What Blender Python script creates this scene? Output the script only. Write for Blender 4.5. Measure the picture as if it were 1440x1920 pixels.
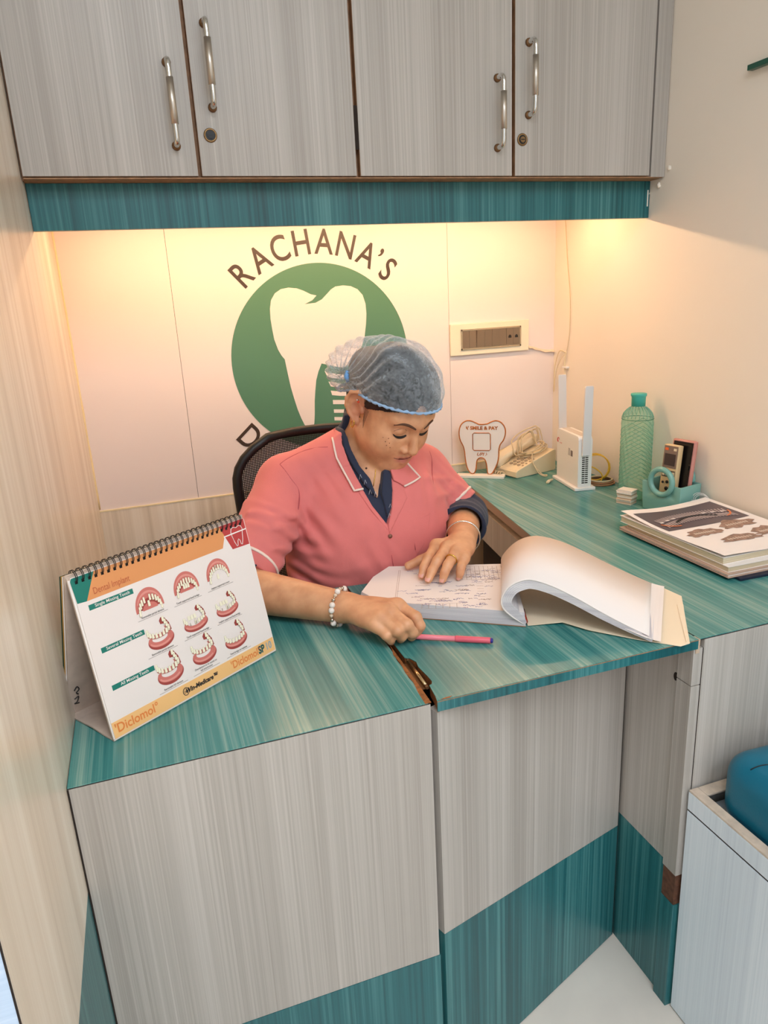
import bpy, bmesh, math, random
import numpy as np
from mathutils import Vector, Matrix

for o in list(bpy.data.objects):
    bpy.data.objects.remove(o)
scene = bpy.context.scene
COL = scene.collection
random.seed(7)

# ------------------------------------------------------------------ camera
W, D, ZD = 1.387, 1.1871, 0.76          # right wall, back wall, desk height
CX, CY, CZ = 0.1502, -0.8125, 1.3014
PITCH, YAW, ROLL, FPX = -0.2937, 0.3148, -0.0530, 1344.66
fwd = Vector((math.sin(YAW)*math.cos(PITCH), math.cos(YAW)*math.cos(PITCH), math.sin(PITCH)))
r0 = Vector((math.cos(YAW), -math.sin(YAW), 0))
u0 = r0.cross(fwd)
rgt = r0*math.cos(ROLL) + u0*math.sin(ROLL)
upv = -r0*math.sin(ROLL) + u0*math.cos(ROLL)
cd = bpy.data.cameras.new('camera')
cam = bpy.data.objects.new('camera', cd)
COL.objects.link(cam)
cd.sensor_fit = 'VERTICAL'
cd.sensor_height = 36.0
cd.lens = FPX/1920*36.0
cd.clip_start = 0.02
m = Matrix.Identity(4)
for i in range(3):
    m[i][0], m[i][1], m[i][2] = rgt[i], upv[i], -fwd[i]
m[0][3], m[1][3], m[2][3] = CX, CY, CZ
cam.matrix_world = m
scene.camera = cam

# ------------------------------------------------------------------ world, exposure
wd = bpy.data.worlds.new('world')
scene.world = wd
wd.use_nodes = True
wd.node_tree.nodes['Background'].inputs[0].default_value = (0.90, 0.95, 1.0, 1)
wd.node_tree.nodes['Background'].inputs[1].default_value = 1.05
scene.view_settings.view_transform = 'Standard'
scene.view_settings.look = 'None'
scene.view_settings.gamma = 1.0
scene.view_settings.use_curve_mapping = False
scene.view_settings.exposure = 0.0
CEIL_W = 15.0      # strength of the ceiling panels
LED_W = 122.0       # strength of the strip under the cabinet

# ------------------------------------------------------------------ helpers
def lin(c):
    return tuple(((v/255)/12.92 if v/255 <= .04045 else ((v/255+.055)/1.055)**2.4) for v in c)

def newmat(name):
    mt = bpy.data.materials.new(name)
    mt.use_nodes = True
    return mt, mt.node_tree, mt.node_tree.nodes['Principled BSDF']

def mat(name, c, rough=.5, metal=0, coat=0, bump=0, bscale=200, spec=.5, sss=0, var=0, vscale=30, emit=0, trans=0, ior=1.45, alpha=1, sheen=0):
    mt, nt, b = newmat(name)
    col = (*lin(c), 1)
    b.inputs['Base Color'].default_value = col
    b.inputs['Roughness'].default_value = rough
    b.inputs['Metallic'].default_value = metal
    b.inputs['Specular IOR Level'].default_value = spec
    b.inputs['IOR'].default_value = ior
    if coat:
        b.inputs['Coat Weight'].default_value = coat
        b.inputs['Coat Roughness'].default_value = .08
    if sheen:
        b.inputs['Sheen Weight'].default_value = sheen
    if sss:
        b.inputs['Subsurface Weight'].default_value = sss
        b.inputs['Subsurface Radius'].default_value = (.012, .005, .003)
        b.inputs['Subsurface Scale'].default_value = .5
    if trans:
        b.inputs['Transmission Weight'].default_value = trans
    if alpha < 1:
        b.inputs['Alpha'].default_value = alpha
    if emit:
        b.inputs['Emission Color'].default_value = col
        b.inputs['Emission Strength'].default_value = emit
    if bump or var:
        tc = nt.nodes.new('ShaderNodeTexCoord')
    if var:
        n = nt.nodes.new('ShaderNodeTexNoise')
        n.inputs['Scale'].default_value = vscale
        n.inputs['Detail'].default_value = 4
        nt.links.new(tc.outputs['Object'], n.inputs['Vector'])
        r = nt.nodes.new('ShaderNodeValToRGB')
        r.color_ramp.elements[0].position = .3
        r.color_ramp.elements[1].position = .7
        r.color_ramp.elements[0].color = (*[v*(1-var) for v in col[:3]], 1)
        r.color_ramp.elements[1].color = (*[min(1, v*(1+var)) for v in col[:3]], 1)
        nt.links.new(n.outputs['Fac'], r.inputs[0])
        nt.links.new(r.outputs[0], b.inputs['Base Color'])
    if bump:
        n = nt.nodes.new('ShaderNodeTexNoise')
        n.inputs['Scale'].default_value = bscale
        n.inputs['Detail'].default_value = 3
        nt.links.new(tc.outputs['Object'], n.inputs['Vector'])
        bp_ = nt.nodes.new('ShaderNodeBump')
        bp_.inputs['Strength'].default_value = bump
        bp_.inputs['Distance'].default_value = .002
        nt.links.new(n.outputs['Fac'], bp_.inputs['Height'])
        nt.links.new(bp_.outputs[0], b.inputs['Normal'])
    return mt

def laminate(name, dark, mid, light, sc, rough=.35, broad=(12, 12, .25), bw=.45, bump=.12, sparkle=0, coat=0):
    """streaky wood-look laminate: fine noise stretched along the grain plus broad bands"""
    mt, nt, b = newmat(name)
    N, L = nt.nodes, nt.links
    tc = N.new('ShaderNodeTexCoord')
    def noise(scale, detail):
        mp = N.new('ShaderNodeMapping')
        mp.inputs['Scale'].default_value = scale
        L.new(tc.outputs['Object'], mp.inputs['Vector'])
        n = N.new('ShaderNodeTexNoise')
        n.inputs['Scale'].default_value = 1
        n.inputs['Detail'].default_value = detail
        n.inputs['Roughness'].default_value = .65
        L.new(mp.outputs[0], n.inputs['Vector'])
        return n
    a, c = noise(sc, 4), noise(broad, 2)
    mx = N.new('ShaderNodeMix')
    mx.data_type = 'FLOAT'
    mx.inputs[0].default_value = bw
    L.new(a.outputs['Fac'], mx.inputs[2])
    L.new(c.outputs['Fac'], mx.inputs[3])
    r = N.new('ShaderNodeValToRGB')
    e = r.color_ramp.elements
    e[0].position, e[0].color = .36, (*lin(dark), 1)
    e[1].position, e[1].color = .64, (*lin(light), 1)
    k = e.new(.5); k.color = (*lin(mid), 1)
    L.new(mx.outputs[0], r.inputs[0])
    L.new(r.outputs[0], b.inputs['Base Color'])
    b.inputs['Roughness'].default_value = rough
    if coat:
        b.inputs['Coat Weight'].default_value = coat
        b.inputs['Coat Roughness'].default_value = .12
    h = a
    if sparkle:
        h = N.new('ShaderNodeTexNoise')
        h.inputs['Scale'].default_value = 700
        h.inputs['Detail'].default_value = 1
        L.new(tc.outputs['Object'], h.inputs['Vector'])
    bm = N.new('ShaderNodeBump')
    bm.inputs['Strength'].default_value = sparkle or bump
    bm.inputs['Distance'].default_value = .001
    L.new(h.outputs['Fac'], bm.inputs['Height'])
    L.new(bm.outputs[0], b.inputs['Normal'])
    return mt

def setp(o, label=None, cat=None, group=None, kind=None):
    if label: o['label'] = label
    if cat: o['category'] = cat
    if group: o['group'] = group
    if kind: o['kind'] = kind
    return o

def thing(name, loc, label, cat, group=None):
    o = bpy.data.objects.new(name, None)
    o.empty_display_size = .02
    COL.objects.link(o)
    o.location = loc
    return setp(o, label, cat, group)

def wm(o):
    return (wm(o.parent) @ o.matrix_parent_inverse if o.parent else Matrix.Identity(4)) @ o.matrix_basis

def adopt(o, parent):
    if parent is not None:
        o.parent = parent
        o.matrix_parent_inverse = wm(parent).inverted()
    return o

def link(name, me, mats, parent=None, smooth=False):
    if not isinstance(mats, (list, tuple)): mats = [mats]
    for mm in mats: me.materials.append(mm)
    if smooth:
        me.polygons.foreach_set('use_smooth', [True]*len(me.polygons))
    me.update()
    o = bpy.data.objects.new(name, me)
    COL.objects.link(o)
    return adopt(o, parent)

def from_bm(name, bm, mats, parent=None, smooth=False):
    bmesh.ops.recalc_face_normals(bm, faces=bm.faces)
    me = bpy.data.meshes.new(name)
    bm.to_mesh(me); bm.free()
    return link(name, me, mats, parent, smooth)

def mesh(name, vs, fs, mats, parent=None, smooth=False, idx=None):
    me = bpy.data.meshes.new(name)
    me.from_pydata([tuple(v) for v in vs], [], fs)
    if idx: me.polygons.foreach_set('material_index', idx)
    return link(name, me, mats, parent, smooth)

def bm_box(bm, lo, hi, bev=0, fr=None, mi=0):
    vs = []
    for z in (lo[2], hi[2]):
        for y in (lo[1], hi[1]):
            for x in (lo[0], hi[0]):
                vs.append(bm.verts.new(fr(x, y, z) if fr else (x, y, z)))
    F = [(0, 2, 3, 1), (4, 5, 7, 6), (0, 1, 5, 4), (2, 6, 7, 3), (0, 4, 6, 2), (1, 3, 7, 5)]
    fs = [bm.faces.new([vs[i] for i in f]) for f in F]
    for f in fs: f.material_index = mi
    if bev:
        es = list({e for f in fs for e in f.edges})
        r = bmesh.ops.bevel(bm, geom=es, offset=bev, segments=2, affect='EDGES', profile=.6)
        for f in r['faces']: f.material_index = mi
    return fs

def box(name, lo, hi, mt, parent=None, bev=.0008, fr=None):
    bm = bmesh.new()
    bm_box(bm, lo, hi, bev, fr)
    return from_bm(name, bm, mt, parent)

def bm_prism(bm, poly, h0, h1, fr, mi=0, bev=0):
    """polygon (a,b) extruded from h0 to h1; fr(a,b,h)->world"""
    n = len(poly)
    lo = [bm.verts.new(fr(a, b, h0)) for a, b in poly]
    hi = [bm.verts.new(fr(a, b, h1)) for a, b in poly]
    fs = [bm.faces.new(lo[::-1]), bm.faces.new(hi)]
    for i in range(n):
        j = (i+1) % n
        fs.append(bm.faces.new((lo[i], lo[j], hi[j], hi[i])))
    for f in fs: f.material_index = mi
    if bev:
        es = list(fs[1].edges)+list(fs[0].edges)
        bmesh.ops.bevel(bm, geom=es, offset=bev, segments=2, affect='EDGES', profile=.6)
    return fs

def prism(name, poly, h0, h1, mt, parent=None, fr=lambda a, b, h: (a, b, h), bev=0, smooth=False):
    bm = bmesh.new()
    bm_prism(bm, poly, h0, h1, fr, bev=bev)
    return from_bm(name, bm, mt, parent, smooth)

def bm_tube(bm, pts, rad, seg=8, closed=False, cap=True, mi=0, flat=1.0):
    pts = [Vector(p) for p in pts]
    n = len(pts)
    R = rad if isinstance(rad, (list, tuple)) else [rad]*n
    rings = []
    prev = None
    for i, p in enumerate(pts):
        if closed: t = pts[(i+1) % n]-pts[i-1]
        else: t = pts[min(i+1, n-1)]-pts[max(i-1, 0)]
        t.normalize()
        if prev is None:
            a = Vector((0, 0, 1)) if abs(t.z) < .9 else Vector((1, 0, 0))
            nrm = (a - t*a.dot(t)).normalized()
        else:
            nrm = (prev - t*prev.dot(t))
            nrm = nrm.normalized() if nrm.length > 1e-6 else prev
        prev = nrm
        bn = t.cross(nrm)
        rings.append([bm.verts.new(p + nrm*R[i]*math.cos(2*math.pi*k/seg) + bn*R[i]*flat*math.sin(2*math.pi*k/seg)) for k in range(seg)])
    for i in range(n if closed else n-1):
        A, B = rings[i], rings[(i+1) % n]
        for k in range(seg):
            f = bm.faces.new((A[k], A[(k+1) % seg], B[(k+1) % seg], B[k]))
            f.material_index = mi; f.smooth = True
    if cap and not closed:
        for rg in (rings[0][::-1], rings[-1]):
            f = bm.faces.new(rg); f.material_index = mi

def tube(name, pts, rad, mt, parent=None, seg=8, closed=False, flat=1.0):
    bm = bmesh.new()
    bm_tube(bm, pts, rad, seg, closed, flat=flat)
    return from_bm(name, bm, mt, parent, True)

def bm_lathe(bm, prof, seg, org, mi=0, fn=None):
    rings = []
    for r, z in prof:
        ring = []
        for k in range(seg):
            a = 2*math.pi*k/seg
            rr = r*(fn(a, z) if fn else 1)
            ring.append(bm.verts.new((org[0]+rr*math.cos(a), org[1]+rr*math.sin(a), org[2]+z)))
        rings.append(ring)
    for A, B in zip(rings, rings[1:]):
        for k in range(seg):
            f = bm.faces.new((A[k], A[(k+1) % seg], B[(k+1) % seg], B[k]))
            f.material_index = mi; f.smooth = True
    for rg in (rings[0][::-1], rings[-1]):
        f = bm.faces.new(rg); f.material_index = mi

def lathe(name, prof, org, mt, parent=None, seg=40, fn=None):
    bm = bmesh.new()
    bm_lathe(bm, prof, seg, org, fn=fn)
    return from_bm(name, bm, mt, parent)

def spline(pts, n=8, closed=False):
    """Catmull-Rom through the points"""
    P = [Vector(p) for p in pts]
    out = []
    m_ = len(P)
    for i in range(m_ if closed else m_-1):
        g = lambda j: P[j % m_] if closed else P[max(0, min(m_-1, j))]
        a, b, c, d = g(i-1), g(i), g(i+1), g(i+2)
        for k in range(n):
            t = k/n
            out.append(.5*((2*b)+(c-a)*t+(2*a-5*b+4*c-d)*t*t+(3*b-a-3*c+d)*t**3))
    if not closed: out.append(P[-1])
    return out

def text(s, size, mt, parent, org, xd, yd, name='lettering', sx=1, bold=0, align='CENTER', depth=.0003, shear=0, res=4):
    cu = bpy.data.curves.new('t', 'FONT')
    cu.body = s; cu.size = size; cu.align_x = align; cu.align_y = 'CENTER'
    cu.offset = bold; cu.resolution_u = res; cu.shear = shear; cu.fill_mode = 'FRONT'
    t = bpy.data.objects.new('t', cu)
    COL.objects.link(t)
    dg = bpy.context.evaluated_depsgraph_get()
    me = bpy.data.meshes.new_from_object(t.evaluated_get(dg))
    bpy.data.objects.remove(t)
    xd, yd, org = Vector(xd).normalized(), Vector(yd).normalized(), Vector(org)
    nd = xd.cross(yd)
    for v in me.vertices:
        v.co = org + xd*v.co.x*sx + yd*v.co.y + nd*depth
    me.name = name
    me.materials.clear()
    return link(name, me, mt, parent)

# ------------------------------------------------------------------ materials
M = {}
M['lam'] = laminate('grey_laminate', (158, 150, 141), (175, 168, 159), (193, 186, 178), (300, 300, 1.0), rough=.38)
M['lamwall'] = laminate('cream_laminate', (206, 190, 168), (226, 212, 192), (242, 232, 216), (70, 70, .6), rough=.28, broad=(16, 16, .2), bw=.6)
M['lamcool'] = laminate('pale_laminate', (212, 220, 228), (224, 232, 238), (236, 241, 246), (300, 300, 1.0), rough=.4)
M['teal'] = laminate('teal_laminate', (20, 74, 78), (34, 102, 106), (80, 138, 138), (170, 170, 1.2), rough=.35)
M['tealtop'] = laminate('teal_desktop_laminate', (42, 110, 111), (70, 136, 132), (134, 170, 158), (220, 2.0, 220), rough=.22, broad=(26, .5, 26), bw=.55, sparkle=.05)
M['wood'] = mat('brown_edge_wood', (156, 116, 82), .6, var=.25, vscale=60)
M['chip'] = mat('chipped_board', (140, 84, 40), .8, var=.35, vscale=150, bump=.6, bscale=300)
M['rawwood'] = mat('pale_raw_wood', (205, 186, 166), .6, var=.15, vscale=60)
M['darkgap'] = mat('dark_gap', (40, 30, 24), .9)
M['panel'] = mat('white_wall_panel', (236, 222, 216), .5, var=.02, vscale=3)
M['plaster'] = mat('cream_plaster', (240, 229, 213), .6, bump=.25, bscale=25)
M['ceil'] = mat('ceiling_paint', (235, 235, 232), .7)
M['floor'] = mat('cream_floor_tile', (232, 220, 207), .35, var=.05, vscale=8)
M['chrome'] = mat('chrome', (215, 215, 212), .12, 1)
M['steel'] = mat('brushed_steel', (205, 196, 184), .38, 1)
M['rust'] = mat('tarnished_metal', (130, 96, 66), .5, .8)
M['brass'] = mat('old_brass', (140, 112, 78), .4, 1)
M['black'] = mat('black_plastic', (22, 21, 21), .45)
M['blackgloss'] = mat('black_glass', (18, 16, 16), .08)
M['white'] = mat('white_plastic', (238, 234, 228), .35)
M['ivory'] = mat('ivory_plastic', (226, 208, 172), .4)
M['ivorydk'] = mat('beige_cord', (205, 186, 150), .5)
M['print_black'] = mat('black_ink', (40, 36, 36), .5)
M['greyink'] = mat('grey_ink', (120, 108, 104), .6)
M['paper'] = mat('white_paper', (238, 230, 224), .7)
M['green_vinyl'] = mat('green_vinyl', (84, 128, 102), .4)
M['brown_vinyl'] = mat('brown_vinyl', (70, 55, 46), .4)

# ================================================================== the room
def struct(o, label, cat='wall'):
    return setp(o, label, cat, kind='structure')

struct(box('floor', (-1.2, -3.0, -.05), (2.6, 1.5, 0), M['floor'], bev=0), 'cream tiled floor seen at the foot of the counter', 'floor')
struct(box('ceiling', (-1.2, -3.0, 2.6), (2.6, 1.5, 2.65), M['ceil'], bev=0), 'white ceiling above the reception corner', 'ceiling')
# left partition: cream laminate above, teal band low down in front of the desk
wl = struct(box('wall_left', (-.10, -.335, .607), (0, D+.1, 2.6), M['lamwall'], bev=0), 'cream streaked laminate partition on the left of the desk')
box('lower_band', (-.10, -.335, 0), (0, D+.1, .607), M['teal'], wl, bev=0)
box('end_face', (-.10, -.338, 0), (-.0011, -.335, 2.6), laminate('pale_blue_laminate', (176, 198, 222), (190, 210, 232), (206, 222, 240), (3, 3, 160), rough=.4), wl, bev=0)
box('edge_strip', (-.0010, -.3385, 0), (.0002, -.337, 2.6), M['darkgap'], wl, bev=0)
# space behind the partition
struct(box('wall_beyond', (-.62, -.9, 0), (-.6, D+.1, 2.6), M['plaster'], bev=0), 'cream wall of the passage beyond the left partition')
# back wall: printed panels above, laminate below
wb = struct(box('wall_back', (-.05, D+.004, 0), (W+.05, D+.06, 2.6), M['darkgap'], bev=0), 'white panelled back wall under the cabinet')
for x0, x1 in ((0, .2595), (.2605, 1.0325), (1.0335, W)):
    box('panel', (x0, D, .786), (x1, D+.004, 1.56), M['panel'], wb, bev=.0004)
box('lower_panel', (0, D-.003, 0), (W, D+.004, .782), M['lamwall'], wb, bev=.0005)
box('ledge_strip', (0, D-.004, .782), (W, D+.004, .786), mat('glossy_caulk', (240, 222, 180), .3), wb, bev=.0003)
# caulk bead in the left corner
rnd = random.Random(3)
tube('caulk_bead', [(.001, D-.001, .79+i*.0365) for i in range(21)], [.0022+.0016*rnd.random() for i in range(21)], mat('yellowed_caulk', (242, 220, 172), .35), wb, 6)
# torn facing beside the switch plate
tear = [(1.288, 1.137), (1.296, 1.130), (1.306, 1.127), (1.318, 1.124), (1.334, 1.118), (1.352, 1.114), (1.372, 1.112), (W-.002, 1.112)]
bm = bmesh.new()
va = [bm.verts.new((x, D-.0005, z)) for x, z in tear]
vb = [bm.verts.new((x, D-.007-.003*math.sin(i*1.3), z-.0055-.003*(i % 2))) for i, (x, z) in enumerate(tear)]
vc = [bm.verts.new((x, D-.0005, z-.0035)) for x, z in tear]
for i in range(len(tear)-1):
    bm.faces.new((va[i], va[i+1], vb[i+1], vb[i])); bm.faces.new((vb[i], vb[i+1], vc[i+1], vc[i]))
from_bm('torn_facing', bm, mat('torn_edge', (226, 204, 176), .6), wb)
# right plastered wall
wr = struct(box('wall_right', (W, -3.0, 0), (W+.08, D+.1, 2.6), M['plaster'], bev=0), 'cream plastered wall on the right of the counter')
for (y, z, l) in ((.735, 1.512, .012), (.702, 1.545, .010), (.77, 1.50, .008)):
    rr_ = random.Random(int(z*1000))
    tube('plaster_lump', [(W-.001, y+rr_.uniform(-.004, .004), z+i*l/3) for i in range(4)], [.003, .005, .0045, .002], M['plaster'], wr, 7)

# ceiling lights over the waiting side; farthest one added to brighten the front
for i, (x, y, lb) in enumerate(((.30, -1.05, 'square white ceiling light panel nearer the partition'), (1.05, -1.75, 'square white ceiling light panel nearer the right wall'), (.40, -2.5, 'square white ceiling light panel farthest from the counter'))):
    t = thing('ceiling_light', (x, y, 2.6), lb, 'ceiling light', 'ceiling light panels')
    box('frame', (x-.31, y-.31, 2.575), (x+.31, y+.31, 2.5995), M['white'], t)
    box('diffuser', (x-.29, y-.29, 2.568), (x+.29, y+.29, 2.5745), mat('cool_light_panel', (235, 244, 255), .5, emit=CEIL_W), t, bev=0)

# ================================================================== overhead cabinet
cab = thing('overhead_cabinet', (W/2, .95, 1.532), 'grey laminate overhead cabinet with four doors and a teal valance', 'cabinet')
CB = .7345
bm = bmesh.new()
bm_box(bm, (.0005, CB, 1.532), (W-.0005, D-.001, 2.3))
body = from_bm('body', bm, M['wood'], cab)
box('filler_strip', (1.3475, .716, 1.5335), (W-.0015, CB-.0003, 2.3), M['lam'], cab)
box('bottom_strip', (.004, .7195, 1.5322), (W-.004, CB-.0003, 1.5345), M['wood'], cab, bev=0)
val = box('valance', (.0008, .766, 1.449), (W-.001, .782, 1.5318), M['teal'], cab, bev=.0008)
box('valance_chip', (W-.008, .7652, 1.475), (W-.005, .7662, 1.512), M['plaster'], val, bev=.0003)
doors = ((.004, .3115), (.3185, .6285), (.6365, .9830), (.9905, 1.3425))
hs = {0: (.277, 1.588, 1.726), 1: (.3515, 1.654, 1.792), 2: (.948, 1.591, 1.724), 3: (1.0225, 1.656, 1.793)}
for i, (x0, x1) in enumerate(doors):
    bm = bmesh.new()
    bm_box(bm, (x0, .7175, 1.536), (x1, CB-.0003, 2.3), mi=1)
    bm_box(bm, (x0+.0004, .716, 1.5364), (x1-.0004, .7174, 2.3), mi=0)
    d = from_bm('door', bm, [M['lam'], M['wood']], cab)
    hx, z0, z1 = hs[i]
    pts = [(hx, .7162, z0), (hx, .698, z0), (hx, .691, z0+.003), (hx, .687, z0+.010), (hx, .6865, z0+.03), (hx, .6865, z1-.03), (hx, .687, z1-.010), (hx, .691, z1-.003), (hx, .698, z1), (hx, .7162, z1)]
    bm = bmesh.new()
    bm_tube(bm, spline(pts, 3), .0052, 12, mi=0)
    bm_tube(bm, [(hx, .6865, z0+.031), (hx, .6865, z1-.031)], .0066, 14, mi=1)
    for z in (z0, z1):
        bm_tube(bm, [(hx, .7162, z), (hx, .7125, z), (hx, .710, z)], [.0085, .008, .0055], 12, mi=2)
    from_bm('handle', bm, [M['chrome'], M['steel'], M['rust']], d)
    if i in (1, 3):
        lx, lz = ((.342, 1.607) if i == 1 else (1.008, 1.608))
        bm = bmesh.new()
        ring = lambda r, y: [(lx+r*math.cos(a), y, lz+r*math.sin(a)) for a in [k*math.pi/12 for k in range(24)]]
        bm_tube(bm, ring(.0105, .7150), .0022, 8, closed=True, mi=0)
        bm_prism(bm, [(.0095*math.cos(k*math.pi/10), .0095*math.sin(k*math.pi/10)) for k in range(20)], .7160, .7138, lambda a, b, h: (lx+a, h, lz+b), mi=1)
        bm_prism(bm, [(.006*math.cos(k*math.pi/8), .006*math.sin(k*math.pi/8)) for k in range(16)], .7140, .7125, lambda a, b, h: (lx+a, h, lz+b), mi=0 if i == 3 else 1)
        bm_box(bm, (lx-.0045, .7121, lz-.0009), (lx+.0045, .7127, lz+.0009), mi=1)
        from_bm('lock', bm, [M['brass'], M['black']], d)
# chipped edge between the middle doors
box('edge_chip', (.6288, .7158, 1.585), (.6362, .7166, 1.665), M['darkgap'], cab, bev=0)
# warm LED strip under the cabinet, hidden by the valance
led = thing('led_strip_light', (W/2, .95, 1.53), 'warm LED batten fixed under the cabinet behind the teal valance', 'light')
box('channel', (.06, .935, 1.4975), (W-.06, .965, 1.5316), M['white'], led, bev=0)
box('diffuser', (.062, .946, 1.4920), (W-.062, .954, 1.4974), mat('warm_led', (255, 208, 160), .5, emit=LED_W), led, bev=0)

# ================================================================== front counter, left part
def gx(a, b, h): return (a, b, h)
fc = thing('front_counter', (.235, .2, 0), 'fixed front counter with teal top and streaked grey front panel by the left partition', 'counter')
prism('desktop', [(.0008, .0005), (.4645, .0005), (.4655, .012), (.4625, .02), (.4655, .05), (.4635, .075), (.4665, .10), (.4655, .13), (.4685, .16), (.4695, .20), (.4715, .453), (.0008, .458)], .7585, ZD, M['tealtop'], fc)
prism('core_board', [(.0008, .0185), (.4675, .0185), (.4735, .452), (.0008, .457)], .7405, .7583, M['chip'], fc)
box('front_panel', (.001, 0, .312), (.4675, .018, .757), M['lam'], fc, bev=.0006)
box('kick_band', (.001, 0, 0), (.4695, .018, .3112), M['teal'], fc, bev=.0006)
box('dark_joint', (.0005, .0006, .7571), (.4665, .018, .7584), M['darkgap'], fc, bev=0)
box('side_joint', (.0001, -.0006, 0), (.0022, .0002, .757), M['darkgap'], fc, bev=0)
prism('chipped_edge', [(.4595, -.0006), (.4685, -.0006), (.4700, .05), (.4712, .12), (.4725, .19), (.4700, .165), (.4662, .15), (.4672, .12), (.4640, .09), (.4650, .06), (.4612, .03)], .7600, .7603, M['chip'], fc)
box('end_panel', (.448, .0185, 0), (.4655, .30, .7403), M['lam'], fc)
box('back_shelf', (.002, .06, .5), (.447, .30, .518), M['lam'], fc)

# ------------------------------------------------ lifting flap
fl = thing('counter_flap', (.7, .21, .743), 'teal lift-up counter flap with banded front edge under the open register', 'counter flap')
outl = [(.4775, 0), (.922, 0), (.9235, .40), (.825, .42), (.477, .45), (.4795, .19), (.4795, .135), (.4860, .130), (.4915, .115), (.4885, .10), (.4910, .07), (.4915, .052), (.4880, .045), (.4835, .043), (.4820, .03), (.4800, .012)]
prism('laminate_top', outl, .7588, ZD, M['tealtop'], fl)
prism('core_board', [(.4785, .0012), (.921, .0012), (.9225, .398), (.825, .418), (.479, .448)] + [(x+.0005, y) for x, y in outl[5:]], .7432, .7587, M['chip'], fl)
box('edge_band', (.4778, -.0004, .743), (.922, .0011, .7578), M['teal'], fl, bev=0)
box('edge_line', (.4778, -.0006, .7579), (.922, .0009, .7589), M['wood'], fl, bev=0)
prism('chipped_edge', [(.4805, .0005), (.497, .0005), (.502, .004), (.490, .0035)], .7600, .7603, M['chip'], fl)
hg = thing('flap_hinge', (.479, .09, .75), 'worn metal hinge barrel lying in the chipped seam beside the flap', 'hinge')
bm = bmesh.new()
bm_tube(bm, [(.4800, .0475, .7575), (.4822, .125, .7575)], .0028, 12, mi=0)
bm_tube(bm, [(.4798, .041, .7575), (.4800, .0470, .7575)], .0024, 12, mi=1)
bm_tube(bm, [(.4822, .1255, .7575), (.4825, .131, .7575)], .0022, 12, mi=1)
from_bm('barrel', bm, [mat('worn_brass', (196, 170, 130), .25, 1), M['rust']], hg)
box('leaf', (.4725, .046, .7525), (.480, .127, .7540), M['rust'], hg)

# ------------------------------------------------ swing gate under the flap
gt = thing('counter_gate', (.474, .006, 0), 'low swinging gate of grey and teal laminate standing ajar under the flap', 'gate')
G0, G1 = Vector((.4790, .0045, 0)), Vector((.9185, .166, 0))
gd = (G1-G0).normalized(); gn = Vector((-gd.y, gd.x, 0)); GL = (G1-G0).length
def gfr(a, b, h): return G0+gd*a+gn*h+Vector((0, 0, b))
zt = lambda a: .343-.066*a/GL
prism('upper_panel', [(0, zt(0)+.0006), (GL, zt(GL)+.0006), (GL, .738), (0, .738)], 0, .018, M['lam'], gt, gfr)
prism('lower_panel', [(0, .004), (GL, .004), (GL, zt(GL)), (0, zt(0))], 0, .018, M['teal'], gt, gfr)
prism('edge_strip', [(GL+.0002, .004), (GL+.0015, .004), (GL+.0015, .738), (GL+.0002, .738)], -.0002, .018, M['darkgap'], gt, gfr)

# ================================================================== side counter along the right wall
sc = thing('side_counter', (1.16, .55, 0), 'teal topped side counter with grey panels along the right wall', 'counter')
TOP = [(.9255, .0005), (W-.001, .0005), (W-.001, D-.0045), (1.036, D-.0045), (1.0124, 1.0228), (.941, .538), (.9255, .43)]
prism('desktop', TOP, .7588, ZD, M['tealtop'], sc)
prism('core_board', [(.9265, .019), (W-.002, .019), (W-.002, D-.005), (1.0375, D-.005), (1.0139, 1.0228), (.9425, .538), (.927, .43)], .738, .7586, M['rawwood'], sc)
prism('inner_edge_band', [(.9405, .538), (1.0119, 1.0228), (1.0355, D-.005), (1.0370, D-.005), (1.0137, 1.0228), (.9423, .538)], .7375, .7585, mat('edge_band_taupe', (168, 140, 118), .45), sc)
box('front_panel', (.9345, 0, .305), (W-.001, .018, .757), M['lam'], sc, bev=.0006)
box('front_kick_band', (.9345, 0, 0), (W-.001, .018, .3045), M['teal'], sc, bev=.0006)
box('dark_joint', (.926, .0006, .7571), (W-.001, .018, .7586), M['darkgap'], sc, bev=0)
sp = box('side_panel', (.9245, .0355, .3025), (.9425, .42, .7375), M['lam'], sc)
lp = box('side_kick_band', (.9245, .0355, 0), (.9425, .42, .3018), M['teal'], sc)
post = box('corner_post', (.9165, .002, .3), (.934, .035, .675), M['lam'], sc, bev=.0006)
box('corner_post_cap', (.9165, .002, .6765), (.934, .035, .742), M['lam'], sc, bev=.0006)
box('corner_post_kick', (.9165, .002, 0), (.934, .035, .2340), M['teal'], sc, bev=.0006)
box('corner_post_chip', (.9180, .0035, .2345), (.9335, .0345, .2995), mat('bare_brown_board', (96, 62, 44), .8, var=.3, vscale=120), sc, bev=.0006)
box('post_joint', (.9341, .001, .0), (.9344, .006, .742), M['darkgap'], sc, bev=0)
bm = bmesh.new()
bm_prism(bm, [(.0045*math.cos(k*math.pi/8), .0075*math.sin(k*math.pi/8)) for k in range(16)], .9235, .9247, lambda a, b, h: (h, .0455+a, .670+b))
from_bm('bolt_hole', bm, M['darkgap'], sp)
prism('broken_corner', [(.919, .0004), (.926, .0004), (.9262, .012), (.921, .014)], .735, .7590, mat('broken_filler', (196, 172, 148), .8, bump=.8, bscale=200), sc)
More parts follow.
